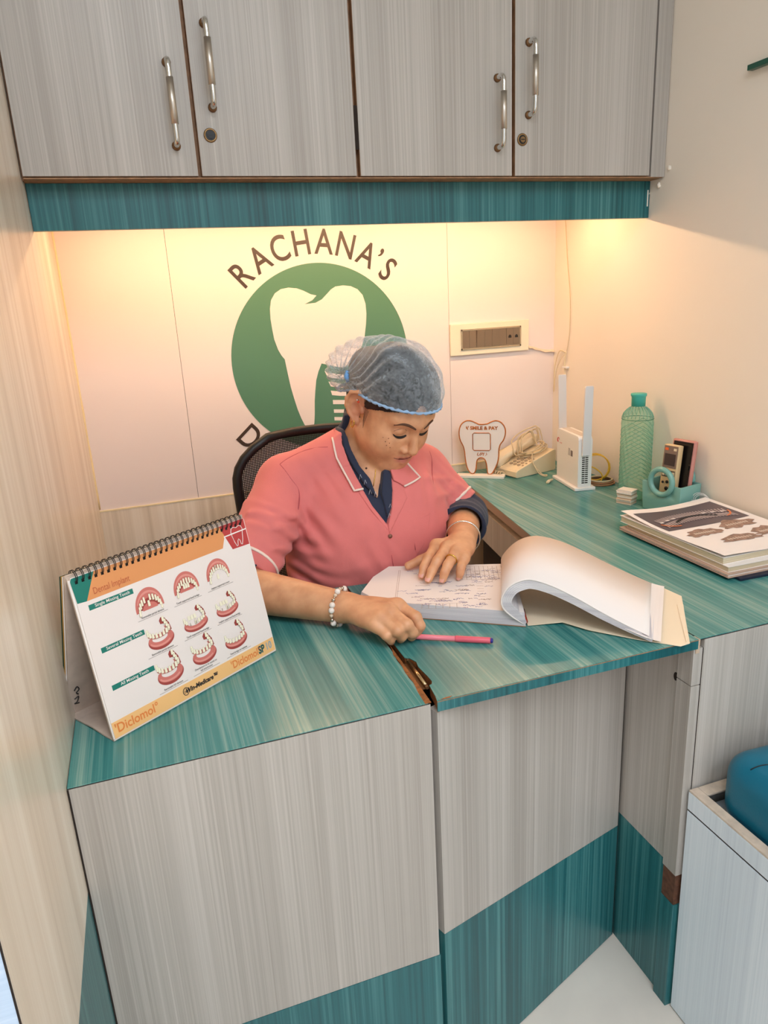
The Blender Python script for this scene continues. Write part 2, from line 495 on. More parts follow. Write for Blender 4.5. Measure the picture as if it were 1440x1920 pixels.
# drawer under the inner edge
A0, A1 = Vector((.949, .54, 0)), Vector((1.019, 1.015, 0))
ad = (A1-A0).normalized(); an = Vector((ad.y, -ad.x, 0)); AL = (A1-A0).length
def afr(a, b, h): return A0+ad*a+an*h+Vector((0, 0, b))
dr = prism('drawer', [(.0, .625), (AL, .625), (AL, .712), (.0, .712)], 0, .016, M['lam'], sc, afr)
prism('drawer_top_edge', [(.0, .7122), (AL, .7122), (AL, .7150), (.0, .7150)], .0, .016, M['rawwood'], dr, afr)
prism('painted_shadow_sheet', [(.0, .5), (AL, .5), (AL, .737), (.0, .737)], .03, .04, M['darkgap'], sc, afr)  # dark sheet stands in for the shadow gap below the counter edge
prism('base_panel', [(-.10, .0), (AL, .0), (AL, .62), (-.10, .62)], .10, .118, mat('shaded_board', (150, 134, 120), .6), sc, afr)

# ================================================================== bench at the bottom right
BX, BY = .925, -.0035
bn_ = thing('waiting_bench', (1.15, -.4, 0), 'pale laminate box bench with raw wood rim standing against the side counter', 'bench')
box('side_panel', (BX, -1.2, .004), (BX+.018, BY, .440), M['lamcool'], bn_)
box('base_strip', (BX+.002, -1.2, 0), (BX+.016, BY, .0038), M['teal'], bn_)
box('groove', (BX+.0015, -1.2, .4402), (BX+.017, BY, .4436), M['darkgap'], bn_, bev=0)
box('top_rail', (BX, -1.2, .4438), (BX+.018, BY, .4775), M['lamcool'], bn_)
box('rim', (BX+.0005, -1.2, .4777), (BX+.018, BY, .4815), M['rawwood'], bn_, bev=.001)
box('rear_rim', (BX+.0185, BY-.022, .4777), (W-.002, BY, .4815), M['rawwood'], bn_, bev=.001)
box('seat_board', (BX+.0185, -1.2, .425), (W-.002, BY-.001, .440), M['lamcool'], bn_)
box('rear_panel', (BX+.0185, BY-.018, .004), (W-.002, BY-.0005, .4245), M['lamcool'], bn_)

# ================================================================== logo on the back wall
PY = D-.0002
def wall_fr(a, b, h): return (a, PY-h, b)
dec = thing('wall_logo', (.645, D, 1.14), 'green round tooth logo with brown lettering stuck on the back wall', 'logo')
prism('disc', [(.645+.2535*math.cos(k*math.pi/60), 1.14+.2535*math.sin(k*math.pi/60)) for k in range(120)], 0, .0005, M['green_vinyl'], dec, wall_fr)
TOOTH = [(.64, 1.309), (.624, 1.313), (.605, 1.323), (.587, 1.33), (.564, 1.333), (.543, 1.33), (.526, 1.32), (.514, 1.303), (.509, 1.281), (.508, 1.255), (.51, 1.228), (.513, 1.2), (.521, 1.172), (.529, 1.156), (.537, 1.145), (.54, 1.12), (.543, 1.097), (.547, 1.068), (.554, 1.034), (.561, 1.004), (.569, .979), (.577, .959), (.586, .947), (.593, .944), (.601, .948), (.606, .961), (.609, .985), (.612, 1.024), (.616, 1.052), (.621, 1.081), (.629, 1.104), (.64, 1.126), (.667, 1.118), (.699, 1.109), (.722, 1.115), (.744, 1.141), (.761, 1.165), (.771, 1.192), (.777, 1.225), (.78, 1.253), (.779, 1.28), (.772, 1.304), (.758, 1.32), (.739, 1.329), (.717, 1.332), (.695, 1.33), (.682, 1.323), (.669, 1.311), (.654, 1.298), (.636, 1.290), (.605, 1.288), (.627, 1.297)]
M['logo_white'] = mat('white_vinyl', (238, 224, 216), .35)
prism('tooth_shape', TOOTH, .0006, .0009, M['logo_white'], dec, wall_fr)
BARS = [[(.647, 1.105), (.658, 1.099), (.687, 1.092), (.745, 1.085), (.744, 1.073), (.689, 1.079), (.664, 1.084), (.652, 1.092)], [(.656, 1.074), (.698, 1.064), (.744, 1.06), (.743, 1.047), (.687, 1.054), (.662, 1.06)], [(.661, 1.048), (.697, 1.042), (.742, 1.038), (.741, 1.025), (.686, 1.031), (.664, 1.035)], [(.665, 1.021), (.741, 1.014), (.74, 1.002), (.665, 1.009)], [(.666, .994), (.739, .987), (.738, .977), (.666, .984)], [(.666, .972), (.738, .964), (.737, .954), (.666, .962)]]
for b in BARS:
    prism('bristle_bar', b, .0006, .0009, M['logo_white'], dec, wall_fr)
for ch, ang, r in (('R', -41.5, .304), ('A', -29.4, .304), ('C', -18.2, .304), ('H', -6.8, .304), ('A', 4.9, .304), ('N', 16.4, .304), ('A', 28.4, .304), ('\u2019', 34.6, .307), ('S', 41.8, .304), ('D', -131.3, .304)):
    a = math.radians(ang)
    flip = ang < -90
    yd = Vector((math.sin(a), 0, math.cos(a)))
    if flip: yd = -yd
    xd = Vector((yd.z, 0, -yd.x))
    # measured centre of the glyph
    text(ch, .092, M['brown_vinyl'], dec, (.645+r*math.sin(a), PY, 1.14+r*math.cos(a)), xd, yd, 'letter', sx=.80, depth=.0006, bold=.0009, res=6)

# ================================================================== switch plate
sw = thing('switch_plate', (1.163, D, 1.162), 'ivory switch plate with grey switches and two small sockets on the back wall', 'switch plate')
M['swgrey'] = mat('grey_switch', (122, 106, 88), .35)
box('plate', (1.033, D-.0095, 1.1168), (1.293, D-.0002, 1.2074), mat('glossy_ivory', (236, 226, 200), .15), sw, bev=.0015)
bm = bmesh.new()
for lo, hi in (((1.0655, D-.0125, 1.1318), (1.265, D-.0095, 1.1365)), ((1.0655, D-.0125, 1.1868), (1.265, D-.0095, 1.1915)), ((1.0655, D-.0125, 1.1318), (1.0700, D-.0095, 1.1915)), ((1.2605, D-.0125, 1.1318), (1.265, D-.0095, 1.1915))):
    bm_box(bm, lo, hi, .0004)
from_bm('frame', bm, mat('satin_champagne', (190, 176, 150), .25, .6), sw)
for i, (x0, x1, kind) in enumerate(((1.0705, 1.0920, 'blank'), (1.0924, 1.1155, 'blank'), (1.1160, 1.1410, 'sw'), (1.1416, 1.1660, 'sw'), (1.1666, 1.1910, 'sw'), (1.1916, 1.2152, 'blank'), (1.2160, 1.2378, 'sock'), (1.2384, 1.2600, 'sock'))):
    bm = bmesh.new()
    if kind == 'sw':
        vs = [(x0, D-.0125, 1.137), (x1, D-.0125, 1.137), (x1, D-.0165, 1.1865), (x0, D-.0165, 1.1865), (x0, D-.0097, 1.137), (x1, D-.0097, 1.137), (x1, D-.0097, 1.1865), (x0, D-.0097, 1.1865)]
        bv = [bm.verts.new(v) for v in vs]
        for f in ((0, 1, 2, 3), (4, 7, 6, 5), (0, 4, 5, 1), (1, 5, 6, 2), (2, 6, 7, 3), (3, 7, 4, 0)): bm.faces.new([bv[k] for k in f])
        from_bm('switch', bm, M['swgrey'], sw)
    else:
        bm_box(bm, (x0, D-.0118, 1.137), (x1, D-.0097, 1.1865), .0004)
        p = from_bm('socket' if kind == 'sock' else 'blank_module', bm, M['swgrey'], sw)
        if kind == 'sock':
            bm = bmesh.new(); cxx, czz = (x0+x1)/2, 1.162
            bm_prism(bm, [(-.005, -.004), (.005, -.004), (.005, .001), (.002, .005), (-.002, .005), (-.005, .001)], .0119, .0121, lambda a, b, h: (cxx+a, D-h, czz+b))
            from_bm('socket_hole', bm, M['black'], p)

# ================================================================== cord and loops on the right wall near the corner
cw = thing('tied_cord', (W, 1.11, 1.1), 'cream cord with tied loops hanging on the wall in the corner', 'cord')
tube('thin_lead', spline([(W-.002, 1.135, 1.505), (W-.003, 1.118, 1.38), (W-.003, 1.098, 1.27), (W-.003, 1.096, 1.177), (W-.003, 1.104, 1.129), (W-.004, 1.109, 1.108)], 6), .0011, M['ivorydk'], cw, 6)
tube('ribbon_loop', spline([(W-.006, 1.112, 1.106), (W-.010, 1.128, 1.112), (W-.010, 1.145, 1.103), (W-.010, 1.163, 1.06), (W-.010, 1.166, 1.01), (W-.010, 1.168, .985), (W-.012, 1.160, .992), (W-.012, 1.158, 1.02), (W-.012, 1.146, 1.06), (W-.012, 1.122, 1.09), (W-.008, 1.112, 1.100)], 6), .0022, M['ivory'], cw, 8, flat=.5)
tube('ribbon_tail', spline([(W-.006, 1.108, 1.110), (W-.008, 1.110, 1.085), (W-.008, 1.111, 1.062), (W-.007, 1.110, 1.045), (W-.006, 1.106, 1.036)], 6), .0028, M['ivory'], cw, 8, flat=.5)
box('clip', (W-.012, 1.098, 1.060), (W-.0005, 1.120, 1.0655), M['white'], cw)
# green glass shelf edge at the top right
sh = thing('hanging_rail', (W, .4, 1.69), 'dark green wall rail on the right wall at the top right', 'rail')
box('bar', (W-.014, .10, 1.689), (W-.0005, .474, 1.699), mat('green_rail_paint', (30, 84, 66), .3), sh, bev=.001)
for y in (.18, .38): box('bracket', (W-.012, y-.008, 1.684), (W-.0005, y+.008, 1.6888), M['steel'], sh)

# ================================================================== desk calendar
CU = Vector((.8326, .5539, 0)); CN = Vector((-.5539, .8326, 0)); UP = Vector((0, 0, 1))
CO = Vector((.053, .077, ZD))
CS = (CN*.045+UP*.225).normalized(); CF = (CS.cross(CU)).normalized()
if CF.y > 0: CF = -CF
CLEN = .293; SL = .2295
def cfr(a, b, h): return CO+CU*a+CS*b+CF*h
cal = thing('desk_calendar', CO+CU*.15+CN*.05, 'spiral bound desk flip chart with rows of jaw pictures standing on the counter', 'calendar')
M['card'] = mat('worn_grey_card', (196, 176, 160), .8, var=.12, vscale=40)
prism('front_board', [(0, .001), (CLEN, .001), (CLEN, SL), (0, SL)], -.003, -.0008, M['card'], cal, cfr)
BS = (CN*(-.062)+UP*.225).normalized()
BO = CO+CN*.109
BF = BS.cross(CU).normalized()
if BF.y < 0: BF = -BF
def bfr(a, b, h): return BO+CU*a+BS*b+BF*h
prism('back_board', [(-.002, .001), (CLEN-.002, .001), (CLEN-.002, .2325), (-.002, .2325)], -.0024, 0, M['card'], cal, bfr)
for q in range(3):
    prism('spare_page', [(-.003-.001*q, .018), (CLEN-.003, .018), (CLEN-.003, .2315), (-.003-.001*q, .2315)], .0006+.0012*q, .0012+.0012*q, (M['paper'], mat('ochre_page', (186, 140, 70), .6), mat('dark_green_page', (24, 60, 44), .5))[q], cal, bfr)
bm = bmesh.new()
def cbase(a, b, h): return CO+CU*a+CN*b+UP*h
prof = [(0.000, .0022), (.02, .0012), (.052, .0035), (.06, .0032), (.09, .0012), (.1085, .0022)]
vt = [[bm.verts.new(cbase(a, b, h+.0014)) for b, h in prof] for a in (.0, CLEN)]
vb_ = [[bm.verts.new(cbase(a, b, h-.0008)) for b, h in prof] for a in (.0, CLEN)]
for i in range(len(prof)-1):
    bm.faces.new((vt[0][i], vt[1][i], vt[1][i+1], vt[0][i+1])); bm.faces.new((vb_[0][i], vb_[0][i+1], vb_[1][i+1], vb_[1][i]))
    for k in (0, 1): bm.faces.new((vt[k][i], vt[k][i+1], vb_[k][i+1], vb_[k][i]))
from_bm('base_fold', bm, M['card'], cal)
scr = []
for (p0, p1) in (((.004, .050), (.008, .054)), ((.004, .040), (.008, .043))): pass
pg = prism('page', [(.0015, .0035), (CLEN-.001, .0035), (CLEN-.001, .224), (.0035, .2245)], .0, .0016, mat('glossy_chart_paper', (234, 222, 216), .3), cal, cfr)
prism('under_pages', [(.0005, .0015), (CLEN+.001, .0015), (CLEN+.001, .222), (.0005, .222)], -.0007, -.0001, M['paper'], cal, cfr)
M['c_teal'] = mat('print_teal', (22, 118, 104), .35); M['c_or'] = mat('print_orange', (222, 148, 92), .35)
M['c_red'] = mat('print_red', (186, 62, 62), .35); M['c_foot'] = mat('print_apricot', (240, 188, 124), .35)
M['c_brown'] = mat('print_rust', (190, 96, 62), .4); M['c_grey'] = mat('print_blue_grey', (150, 168, 176), .4); M['c_dteal'] = mat('print_dark_teal', (30, 84, 84), .4)
M['c_dor'] = mat('print_deep_orange', (228, 132, 66), .4)
P1, P2, P3 = .0017, .0019, .0021
def pp(name, poly, mt, h=P1): return prism(name, poly, h-.0001, h+.0001, mt, pg, cfr)
pp('corner_print', [(.0024, .2195), (.0045, .2235), (.0359, .2235), (.0166, .1893), (.0038, .1905)], M['c_teal'])
pp('header_band', [(.0359, .2236), (.243, .2236), (.2494, .2074), (.2408, .1902), (.0166, .1893)], M['c_or'])
pp('tooth_badge', [(.243, .2236), (.2915, .2236), (.2918, .1822), (.2584, .1834)], M['c_red'])
pp('footer_band', [(.0020, .0259), (.2918, .026), (.2916, .0046), (.0018, .0041)], M['c_foot'])
pp('badge_line', [(.2478, .2050), (.2918, .2060), (.2918, .2078), (.2472, .2068)], M['paper'], P2)
bt = [(.2625, .2035), (.262, .209), (.264, .214), (.268, .2155), (.2735, .2135), (.279, .2155), (.283, .214), (.2848, .209), (.283, .201), (.2815, .193), (.2785, .1855), (.2765, .1865), (.2755, .193), (.2735, .1955), (.2715, .193), (.270, .1865), (.268, .1855), (.265, .193)]
tube('badge_tooth', [cfr(a, b, P2) for a, b in bt], .0006, M['paper'], pg, 5, closed=True)
for k, (b1, s) in enumerate(((.180, 'Single Missing Tooth'), (.121, 'Several Missing Teeth'), (.0685, 'All Missing Teeth'))):
    pp('label_bar', [(.0166, b1-.0036), (.0813, b1-.0036), (.0813, b1+.0036), (.0166, b1+.0036)], M['c_teal'])
    text(s, .0062, M['paper'], pg, cfr(.0505, b1+.0003, P2), CU, CS, 'label_text', bold=.00004)
text('Dental Implant', .0125, M['c_brown'], pg, cfr(.0545, .1985, P2), CU, CS, 'title_text', sx=.72)
text("'Diclomol\u00b0", .0175, M['c_dor'], pg, cfr(.0385, .0155, P2), CU, CS, 'brand_text', sx=.9, bold=.0003)
text("'Diclomol\u00b0", .0165, M['c_dor'], pg, cfr(.2325, .0155, P2), CU, CS, 'brand_text', sx=.85, bold=.0003)
text('SP', .0165, M['c_dteal'], pg, cfr(.2645, .0160, P2), CU, CS, 'brand_text', sx=.8, bold=.0007)
text('10', .0165, M['c_grey'], pg, cfr(.2795, .0160, P2), CU, CS, 'brand_text', sx=.8, bold=.0004)
text('Win-Medicare\u2122', .0095, M['print_black'], pg, cfr(.1465, .0150, P2), CU, CS, 'maker_text', sx=.9, bold=.0004, shear=.25)
tube('maker_mark', [cfr(.1185+.0048*math.cos(k*.5236), .0150+.0055*math.sin(k*.5236), P2) for k in range(12)], .0006, M['print_black'], pg, 5, closed=True)
text('m', .008, M['print_black'], pg, cfr(.1185, .0150, P2), CU, CS, 'maker_mark', bold=.0001)
M['gum'] = mat('print_gum', (206, 116, 106), .35); M['gumdk'] = mat('print_gum_dark', (160, 66, 60), .35); M['gumlt'] = mat('print_gum_light', (222, 146, 134), .35)
M['tooth'] = mat('print_tooth', (240, 232, 206), .3); M['toothln'] = mat('print_tooth_shade', (176, 164, 140), .4)
def ell(ca, cb, ra, rb, n=20, a0=0, a1=360, rot=0):
    o = []
    for k in range(n+1 if a1-a0 < 360 else n):
        t = math.radians(a0+(a1-a0)*k/n); x, y = ra*math.cos(t), rb*math.sin(t)
        c, s = math.cos(math.radians(rot)), math.sin(math.radians(rot))
        o.append((ca+x*c-y*s, cb+x*s+y*c))
    return o
def tooth_quad(x, y, w, h, ang):
    c, s = math.cos(ang), math.sin(ang)
    q = [(-w/2, -h/2), (-w*.3, -h*.56), (w*.3, -h*.56), (w/2, -h/2), (w*.42, h*.42), (w*.2, h/2), (-w*.2, h/2), (-w*.42, h*.42)]
    return [(x+a*c-b*s, y+a*s+b*c) for a, b in q]
def picture(ca, cb, w, h, kind, seed):
    r = random.Random(seed)
    bm = bmesh.new()
    mats = [M['gum'], M['gumdk'], M['gumlt'], M['tooth'], M['toothln'], M['steel']]
    lv = [P1]
    def P(poly, mi):
        lv[0] += .00006
        bm_prism(bm, poly, lv[0], lv[0]+.00005, cfr, mi)
    if kind == 'upper':
        out = ell(ca, cb-h*.28, w*.5, h*.78, 24, -6, 186)
        inn = ell(ca, cb-h*.34, w*.34, h*.42, 20, 180, 0)
        P(out+inn, 0)
        P(ell(ca, cb-h*.26, w*.44, h*.64, 24, 20, 160)+ell(ca, cb-h*.26, w*.42, h*.55, 20, 158, 22), 2)
        if seed != 3: P(ell(ca, cb-h*.30, w*.34, h*.40, 20, 0, 180), 1); P(ell(ca, cb-h*.34, w*.27, h*.26, 20, 0, 180), 0)
        for k in range(12):
            t = math.radians(4+172*k/11)
            if seed == 1 and k == 6: continue
            x, y = ca+w*.40*math.cos(t), cb-h*.34+h*.52*math.sin(t)-h*.06
            P(tooth_quad(x, y, w*.075, h*.24, 0), 4); P(tooth_quad(x, y, w*.064, h*.22, 0), 3)
        if seed == 1: P(tooth_quad(ca-w*.03, cb-h*.10, w*.085, h*.22, 0), 3)
        if seed == 2:
            for q in (-1, 0, 1): P(tooth_quad(ca+q*w*.085-w*.02, cb-h*.10, w*.08, h*.2, 0), 3)
        if seed == 3:
            P([(ca-w*.08, cb+h*.10), (ca-w*.03, cb+h*.10), (ca-w*.04, cb+h*.2), (ca-w*.07, cb+h*.2)], 5); P(tooth_quad(ca-w*.05, cb-h*.28, w*.085, h*.22, 0), 3)
    else:
        ys = cb-h*.22
        # lower jaw: fat crescent open to the upper left
        P(ell(ca, ys, w*.5, h*.30, 26, 150, 400)+ell(ca-w*.03, ys+h*.10, w*.30, h*.17, 20, 395, 155), 1)
        P(ell(ca, ys+h*.05, w*.48, h*.26, 26, 155, 398)+ell(ca-w*.03, ys+h*.11, w*.31, h*.15, 20, 392, 160), 0)
        P(ell(ca-w*.02, ys+h*.02, w*.42, h*.21, 22, 190, 330)+ell(ca-w*.02, ys+h*.04, w*.38, h*.17, 20, 328, 192), 2)
        dz = {'lower': .10, 'float': .26, 'bridge': .16}[kind]*h
        if kind == 'float': P(ell(ca-w*.03, ys+dz+h*.02, w*.44, h*.2, 22, 165, 395)+ell(ca-w*.05, ys+dz+h*.08, w*.28, h*.12, 18, 390, 170), 0)
        # back arm of the arch
        P([(ca+w*.08, ys+h*.62), (ca+w*.16, ys+h*.72), (ca+w*.30, ys+h*.66), (ca+w*.42, ys+h*.45), (ca+w*.46, ys+h*.2), (ca+w*.36, ys+h*.16), (ca+w*.32, ys+h*.36), (ca+w*.22, ys+h*.48), (ca+w*.10, ys+h*.50)], 1)
        for k in range(13):
            t = math.radians(175+232*k/12)
            x, y = ca-w*.02+w*.42*math.cos(t), ys+dz+h*.20*math.sin(t)+h*.13
            if t > math.radians(330):
                x = ca+w*(.40-.14*(t-math.radians(330))); y = ys+h*.22+h*.42*(t-math.radians(330))/1.3
            if kind == 'bridge' and 3 <= k <= 4: continue
            P(tooth_quad(x, y, w*.10, h*.17, 0), 4); P(tooth_quad(x, y+h*.005, w*.088, h*.155, 0), 3)
        if kind == 'bridge':
            for q in range(3): P(tooth_quad(ca-w*.25+q*w*.12, ys+h*.34, w*.11, h*.17, .1), 3)
            for q in (0, 2): P([(ca-w*.27+q*w*.12, ys-.0*h), (ca-w*.23+q*w*.12, ys), (ca-w*.24+q*w*.12, ys+h*.14), (ca-w*.26+q*w*.12, ys+h*.14)], 5)
    return from_bm('jaw_picture', bm, mats, pg)
pics = [(.0997, .1600, .0445, .036, 'upper', 1), (.1624, .1625, .0435, .034, 'upper', 2), (.2210, .1630, .0430, .034, 'upper', 3), (.1030, .1100, .042, .042, 'float', 4), (.1630, .1085, .042, .036, 'bridge', 5), (.2220, .1085, .042, .036, 'bridge', 6), (.1030, .0590, .043, .045, 'float', 7), (.1635, .0610, .043, .043, 'float', 8), (.2235, .0590, .043, .042, 'lower', 9)]
for a in pics: picture(*a)
caps = [(.1007, .1400, 'Removable partial denture'), (.1597, .1390, 'Tooth supported fixed bridge'), (.2199, .1390, 'Implant supported crown'), (.1006, .0858, 'Removable partial denture'), (.1615, .0867, 'Tooth supported fixed bridge'), (.2213, .0863, 'Implant supported fixed bridge'), (.1023, .0322, 'Removable full denture'), (.1607, .0368, 'Overdenture to be seated on'), (.1607, .0325, 'ball attachments'), (.2228, .0328, 'Fixed bridge on implants')]
for a, b, s in caps:
    text(s, .0042, M['print_black'], pg, cfr(a, b, P2), CU, CS, 'caption', sx=.8)
    if 'Over' not in s: pp('caption_rule', [(a-.024, b-.0033), (a+.024, b-.0033), (a+.024, b-.0029), (a-.024, b-.0029)], M['greyink'])
# wire binding: one twin loop copied along the top edge
def twin(a):
    bm = bmesh.new()
    for da in (-.0010, .0010):
        pts = []
        for k in range(15):
            t = math.radians(-128+k*19.5)
            # circle in the plane across the ridge
            x = -.0005+.0085*math.cos(math.radians(-110+k*20.5)); z = -.002+.0085*math.sin(math.radians(-110+k*20.5))
            pts.append(cfr(a+da, SL-.003, .0) + CN*(.001-x*1.0) + UP*z)
        bm_tube(bm, pts, .00055, 6)
    # dark slot the wire passes through
    bm_prism(bm, [(a-.0019, .2150), (a+.0019, .2150), (a+.0019, .2190), (a-.0019, .2190)], P2, P2+.0001, cfr)
    return bm
w0 = from_bm('wire_loop', twin(.010), M['black'], cal, True)
for k in range(1, 31):
    c = w0.copy(); COL.objects.link(c); adopt(c, cal); c.location = CU*(k*.0091)
# handwritten marks on the side of the base
tube('ink_mark', spline([CO+CN*.055+CU*.0+UP*v for v in (.03, .03)], 2) if False else spline([bfr(.006, .045, -.0028), bfr(.010, .050, -.0028), bfr(.013, .044, -.0028), bfr(.009, .040, -.0028), bfr(.012, .036, -.0028)], 5), .0009, M['print_black'], cal, 5)
tube('ink_mark', spline([bfr(.006, .030, -.0028), bfr(.012, .032, -.0028), bfr(.010, .024, -.0028), bfr(.006, .022, -.0028), bfr(.013, .020, -.0028)], 5), .0009, M['print_black'], cal, 5)

# ================================================================== tooth shaped payment stand
PO = Vector((1.086, 1.0955, ZD)); PU = Vector((.81, -.585, 0)).normalized(); PN = Vector((-PU.y, PU.x, 0))
if PN.y > 0: PN = -PN
def pfr(a, b, h): return PO+PU*a+UP*b+PN*h
pl = thing('payment_stand', PO, 'white tooth shaped payment sign with orange outline standing by the telephone', 'sign')
PLQ = [(.0063, .1595), (.0206, .1616), (.032, .1673), (.0448, .1707), (.0575, .1679), (.0673, .1588), (.0729, .146), (.0729, .1302), (.0672, .1129), (.0587, .1012), (.0543, .0867), (.0534, .0662), (.0499, .0456), (.0426, .0277), (.0338, .0126), (.0265, .0089), (.0207, .0123), (.0188, .0272), (.0167, .042), (.0124, .0538), (.0038, .0595), (-.005, .0579), (-.0118, .0504), (-.014, .0355), (-.0163, .0205), (-.0217, .0108), (-.0305, .0112), (-.0377, .02), (-.0434, .0349), (-.0468, .0557), (-.0485, .0765), (-.0526, .0942), (-.0611, .1118), (-.0642, .1293), (-.0627, .1469), (-.0557, .1614), (-.0425, .1701), (-.028, .1701), (-.0137, .1644), (-.0051, .1601)]
sp_ = [(p.x, p.y) for p in spline([(a, b, 0) for a, b in PLQ], 3, True)]
prism('plate', sp_, -.0015, .0015, mat('white_acrylic', (240, 232, 226), .2), pl, pfr)
M['orange_edge'] = mat('engraved_orange', (182, 104, 44), .35, var=.3, vscale=60)
tube('outline', [pfr(a, b, .0005) for a, b in sp_], .0021, M['orange_edge'], pl, 6, True)
q = .0265
sqp = [(.003+a, .108+b) for a, b in ((-q, -q+.004), (-q+.004, -q), (q-.004, -q), (q, -q+.004), (q, q-.004), (q-.004, q), (-q+.004, q), (-q, q-.004))]
tube('square_outline', [pfr(a, b, .0018) for a, b in sqp], .0014, M['orange_edge'], pl, 6, True)
text('\u20b9 SMILE & PAY', .0142, M['orange_edge'], pl, pfr(.004, .1488, .0016), PU, UP, 'lettering', sx=1.06, bold=.0006, depth=.0003)
text('UPI', .0135, M['orange_edge'], pl, pfr(-.002, .0698, .0016), PU, UP, 'lettering', sx=1.1, bold=.0003, depth=.0003, shear=.35)
prism('arrow_mark', [(.0135, .0645), (.0195, .0698), (.0165, .0752), (.0155, .0752), (.0170, .0698), (.0125, .0645)], .0017, .0019, M['orange_edge'], pl, pfr)
box('base', (-.072, 0.0003, -.009), (.0725, .0085, .022), mat('white_acrylic_base', (244, 236, 222), .25), pl, bev=.001, fr=lambda x, y, z: pfr(x, y, z))

# ================================================================== telephone
TO = Vector((1.164, 1.020, ZD)); TV = Vector((.97, .243, 0)).normalized(); TU = Vector((-TV.y, TV.x, 0))
def tfr(a, b, h): return TO+TV*a+TU*b+UP*h      # a along length, b across, h up
ph = thing('telephone', TO+TV*.08+TU*.06, 'ivory push-button desk telephone with its handset resting on the left', 'telephone')
bm = bmesh.new()
prof = [(0, .004), (.004, .0005), (.158, .0005), (.162, .006), (.162, .062), (.155, .066), (.006, .024), (.0, .019)]
bm_prism(bm, prof, 0, .118, lambda a, b, h: tfr(a, h, b), bev=.002)
tb = from_bm('body', bm, M['ivory'], ph)
def tface(a): return .0240+(a-.006)*(.042/.149)
tn = (TV*-.271+UP*.962).normalized()
for r in range(4):
    for c in range(3):
        a, b = .034+r*.0145, .058-c*.0165
        bm = bmesh.new()
        bm_tube(bm, [tfr(a, b, tface(a)-.001), tfr(a, b, tface(a))+tn*.0022, tfr(a, b, tface(a))+tn*.0030], [.0056, .0052, .0040], 10)
        from_bm('key', bm, mat('taupe_key', (168, 146, 118), .45) if (r, c) == (0, 0) else bpy.data.materials['taupe_key'], ph, True)
    a, b = .036+r*.0145, .010
    bm = bmesh.new()
    bm_tube(bm, [tfr(a, b, tface(a)-.001), tfr(a, b, tface(a))+tn*.0018], [.0036, .0030], 8)
    from_bm('key', bm, bpy.data.materials['taupe_key'], ph, True)
bm = bmesh.new()
hb = [(-.002, .022), (.0, .040), (.012, .052), (.030, .0545), (.085, .075), (.125, .090), (.150, .102), (.163, .100), (.166, .084), (.150, .070), (.120, .066), (.05, .046), (.03, .040), (.012, .020)]
bm_prism(bm, hb, .074, .116, lambda a, b, h: tfr(a, h, b), bev=.006)
hand = from_bm('handset', bm, mat('ivory_handset', (230, 214, 182), .35), ph, True)
# coiled cord
cs = spline([tfr(.004, .095, .030), tfr(-.010, .095, .020), tfr(-.022, .085, .012), tfr(-.020, .06, .010), tfr(-.012, .045, .010)], 26)
pts = []
for i, p in enumerate(cs):
    a = i*1.15
    pts.append(p+Vector((.0065*math.cos(a), .003*math.sin(a*.5), .0065*math.sin(a))))
tube('coiled_cord', spline(pts, 3), .0020, M['ivorydk'], ph, 6)
# loose bundle of line cord lying on the telephone
lc = thing('cord_bundle', tfr(.11, .06, .09), 'loose bundle of beige phone cord heaped on the telephone', 'cord')
rnd = random.Random(11)
for k in range(5):
    ca, cb, ra, rb = .115+rnd.uniform(-.014, .014), .055+rnd.uniform(-.012, .012), .040+rnd.uniform(-.008, .010), .036+rnd.uniform(-.008, .006)
    ph0 = rnd.uniform(0, 6)
    pts = []
    for i in range(14):
        t = 2*math.pi*i/14
        a_, b_ = ca+ra*math.cos(t+ph0), cb+rb*math.sin(t+ph0)
        hh = max(tface(min(max(a_, 0), .158))+.006, .112 if b_ > .066 else 0)+.004*k
        if b_ > .066: hh = .040+(a_)*.42+.014+.003*k
        pts.append(tfr(a_, min(b_, .118), hh))
    tube('cord_loop', spline(pts, 4, True), .0019, M['ivorydk'], lc, 6, True)
tube('cord_tail', spline([tfr(.095, .03, .062), tfr(.075, .012, .055), tfr(.06, -.008, .040), tfr(.062, -.03, .012), tfr(.075, -.042, .0024), tfr(.09, -.035, .0024), tfr(.083, -.02, .004), tfr(.07, -.004, .03)], 6), .0019, M['ivorydk'], lc, 6)
bm = bmesh.new()
pk = bp_k = Vector((1.212, .925, ZD+.0048))
bm_tube(bm, [pk, pk+Vector((.012, .012, 0)), pk+Vector((.03, .022, .0))], [.0045, .0045, .0022], 8)
lc2 = thing('cord_plug', pk-Vector((0, 0, .0048)), 'small clear phone plug lying on the counter beside the router', 'plug')
from_bm('plug', bm, M['ivory'], lc2, True)

# ================================================================== router
RO = Vector((1.243, .822, ZD)); R1 = Vector((.17, .985, 0)).normalized(); R2 = Vector((R1.y, -R1.x, 0))
def rfr(a, b, h): return RO+R1*a+R2*b+UP*h     # a along the face, b thickness, h up
ro = thing('router', RO+R1*.07+R2*.02, 'white upright wireless router with two antennas on the side counter', 'router')
bm = bmesh.new()
rp = [(0, .009), (.150, .009), (.150, .140)]+[(.150-.010+.010*math.cos(t), .140+.010*math.sin(t)) for t in [k*math.pi/10 for k in range(1, 6)]]+[(.010, .150)]+[(.010-.010*math.sin(t), .140+.010*math.cos(t)) for t in [k*math.pi/10 for k in range(1, 6)]]
bm_prism(bm, rp, 0, .040, lambda a, b, h: rfr(a, h, b), bev=.004)
rb_ = from_bm('body', bm, M['white'], ro, False)
box('top_groove', (.012, .010, .1493), (.138, .030, .1512), mat('vent_shade', (205, 196, 186), .5), rb_, bev=.0003, fr=rfr)
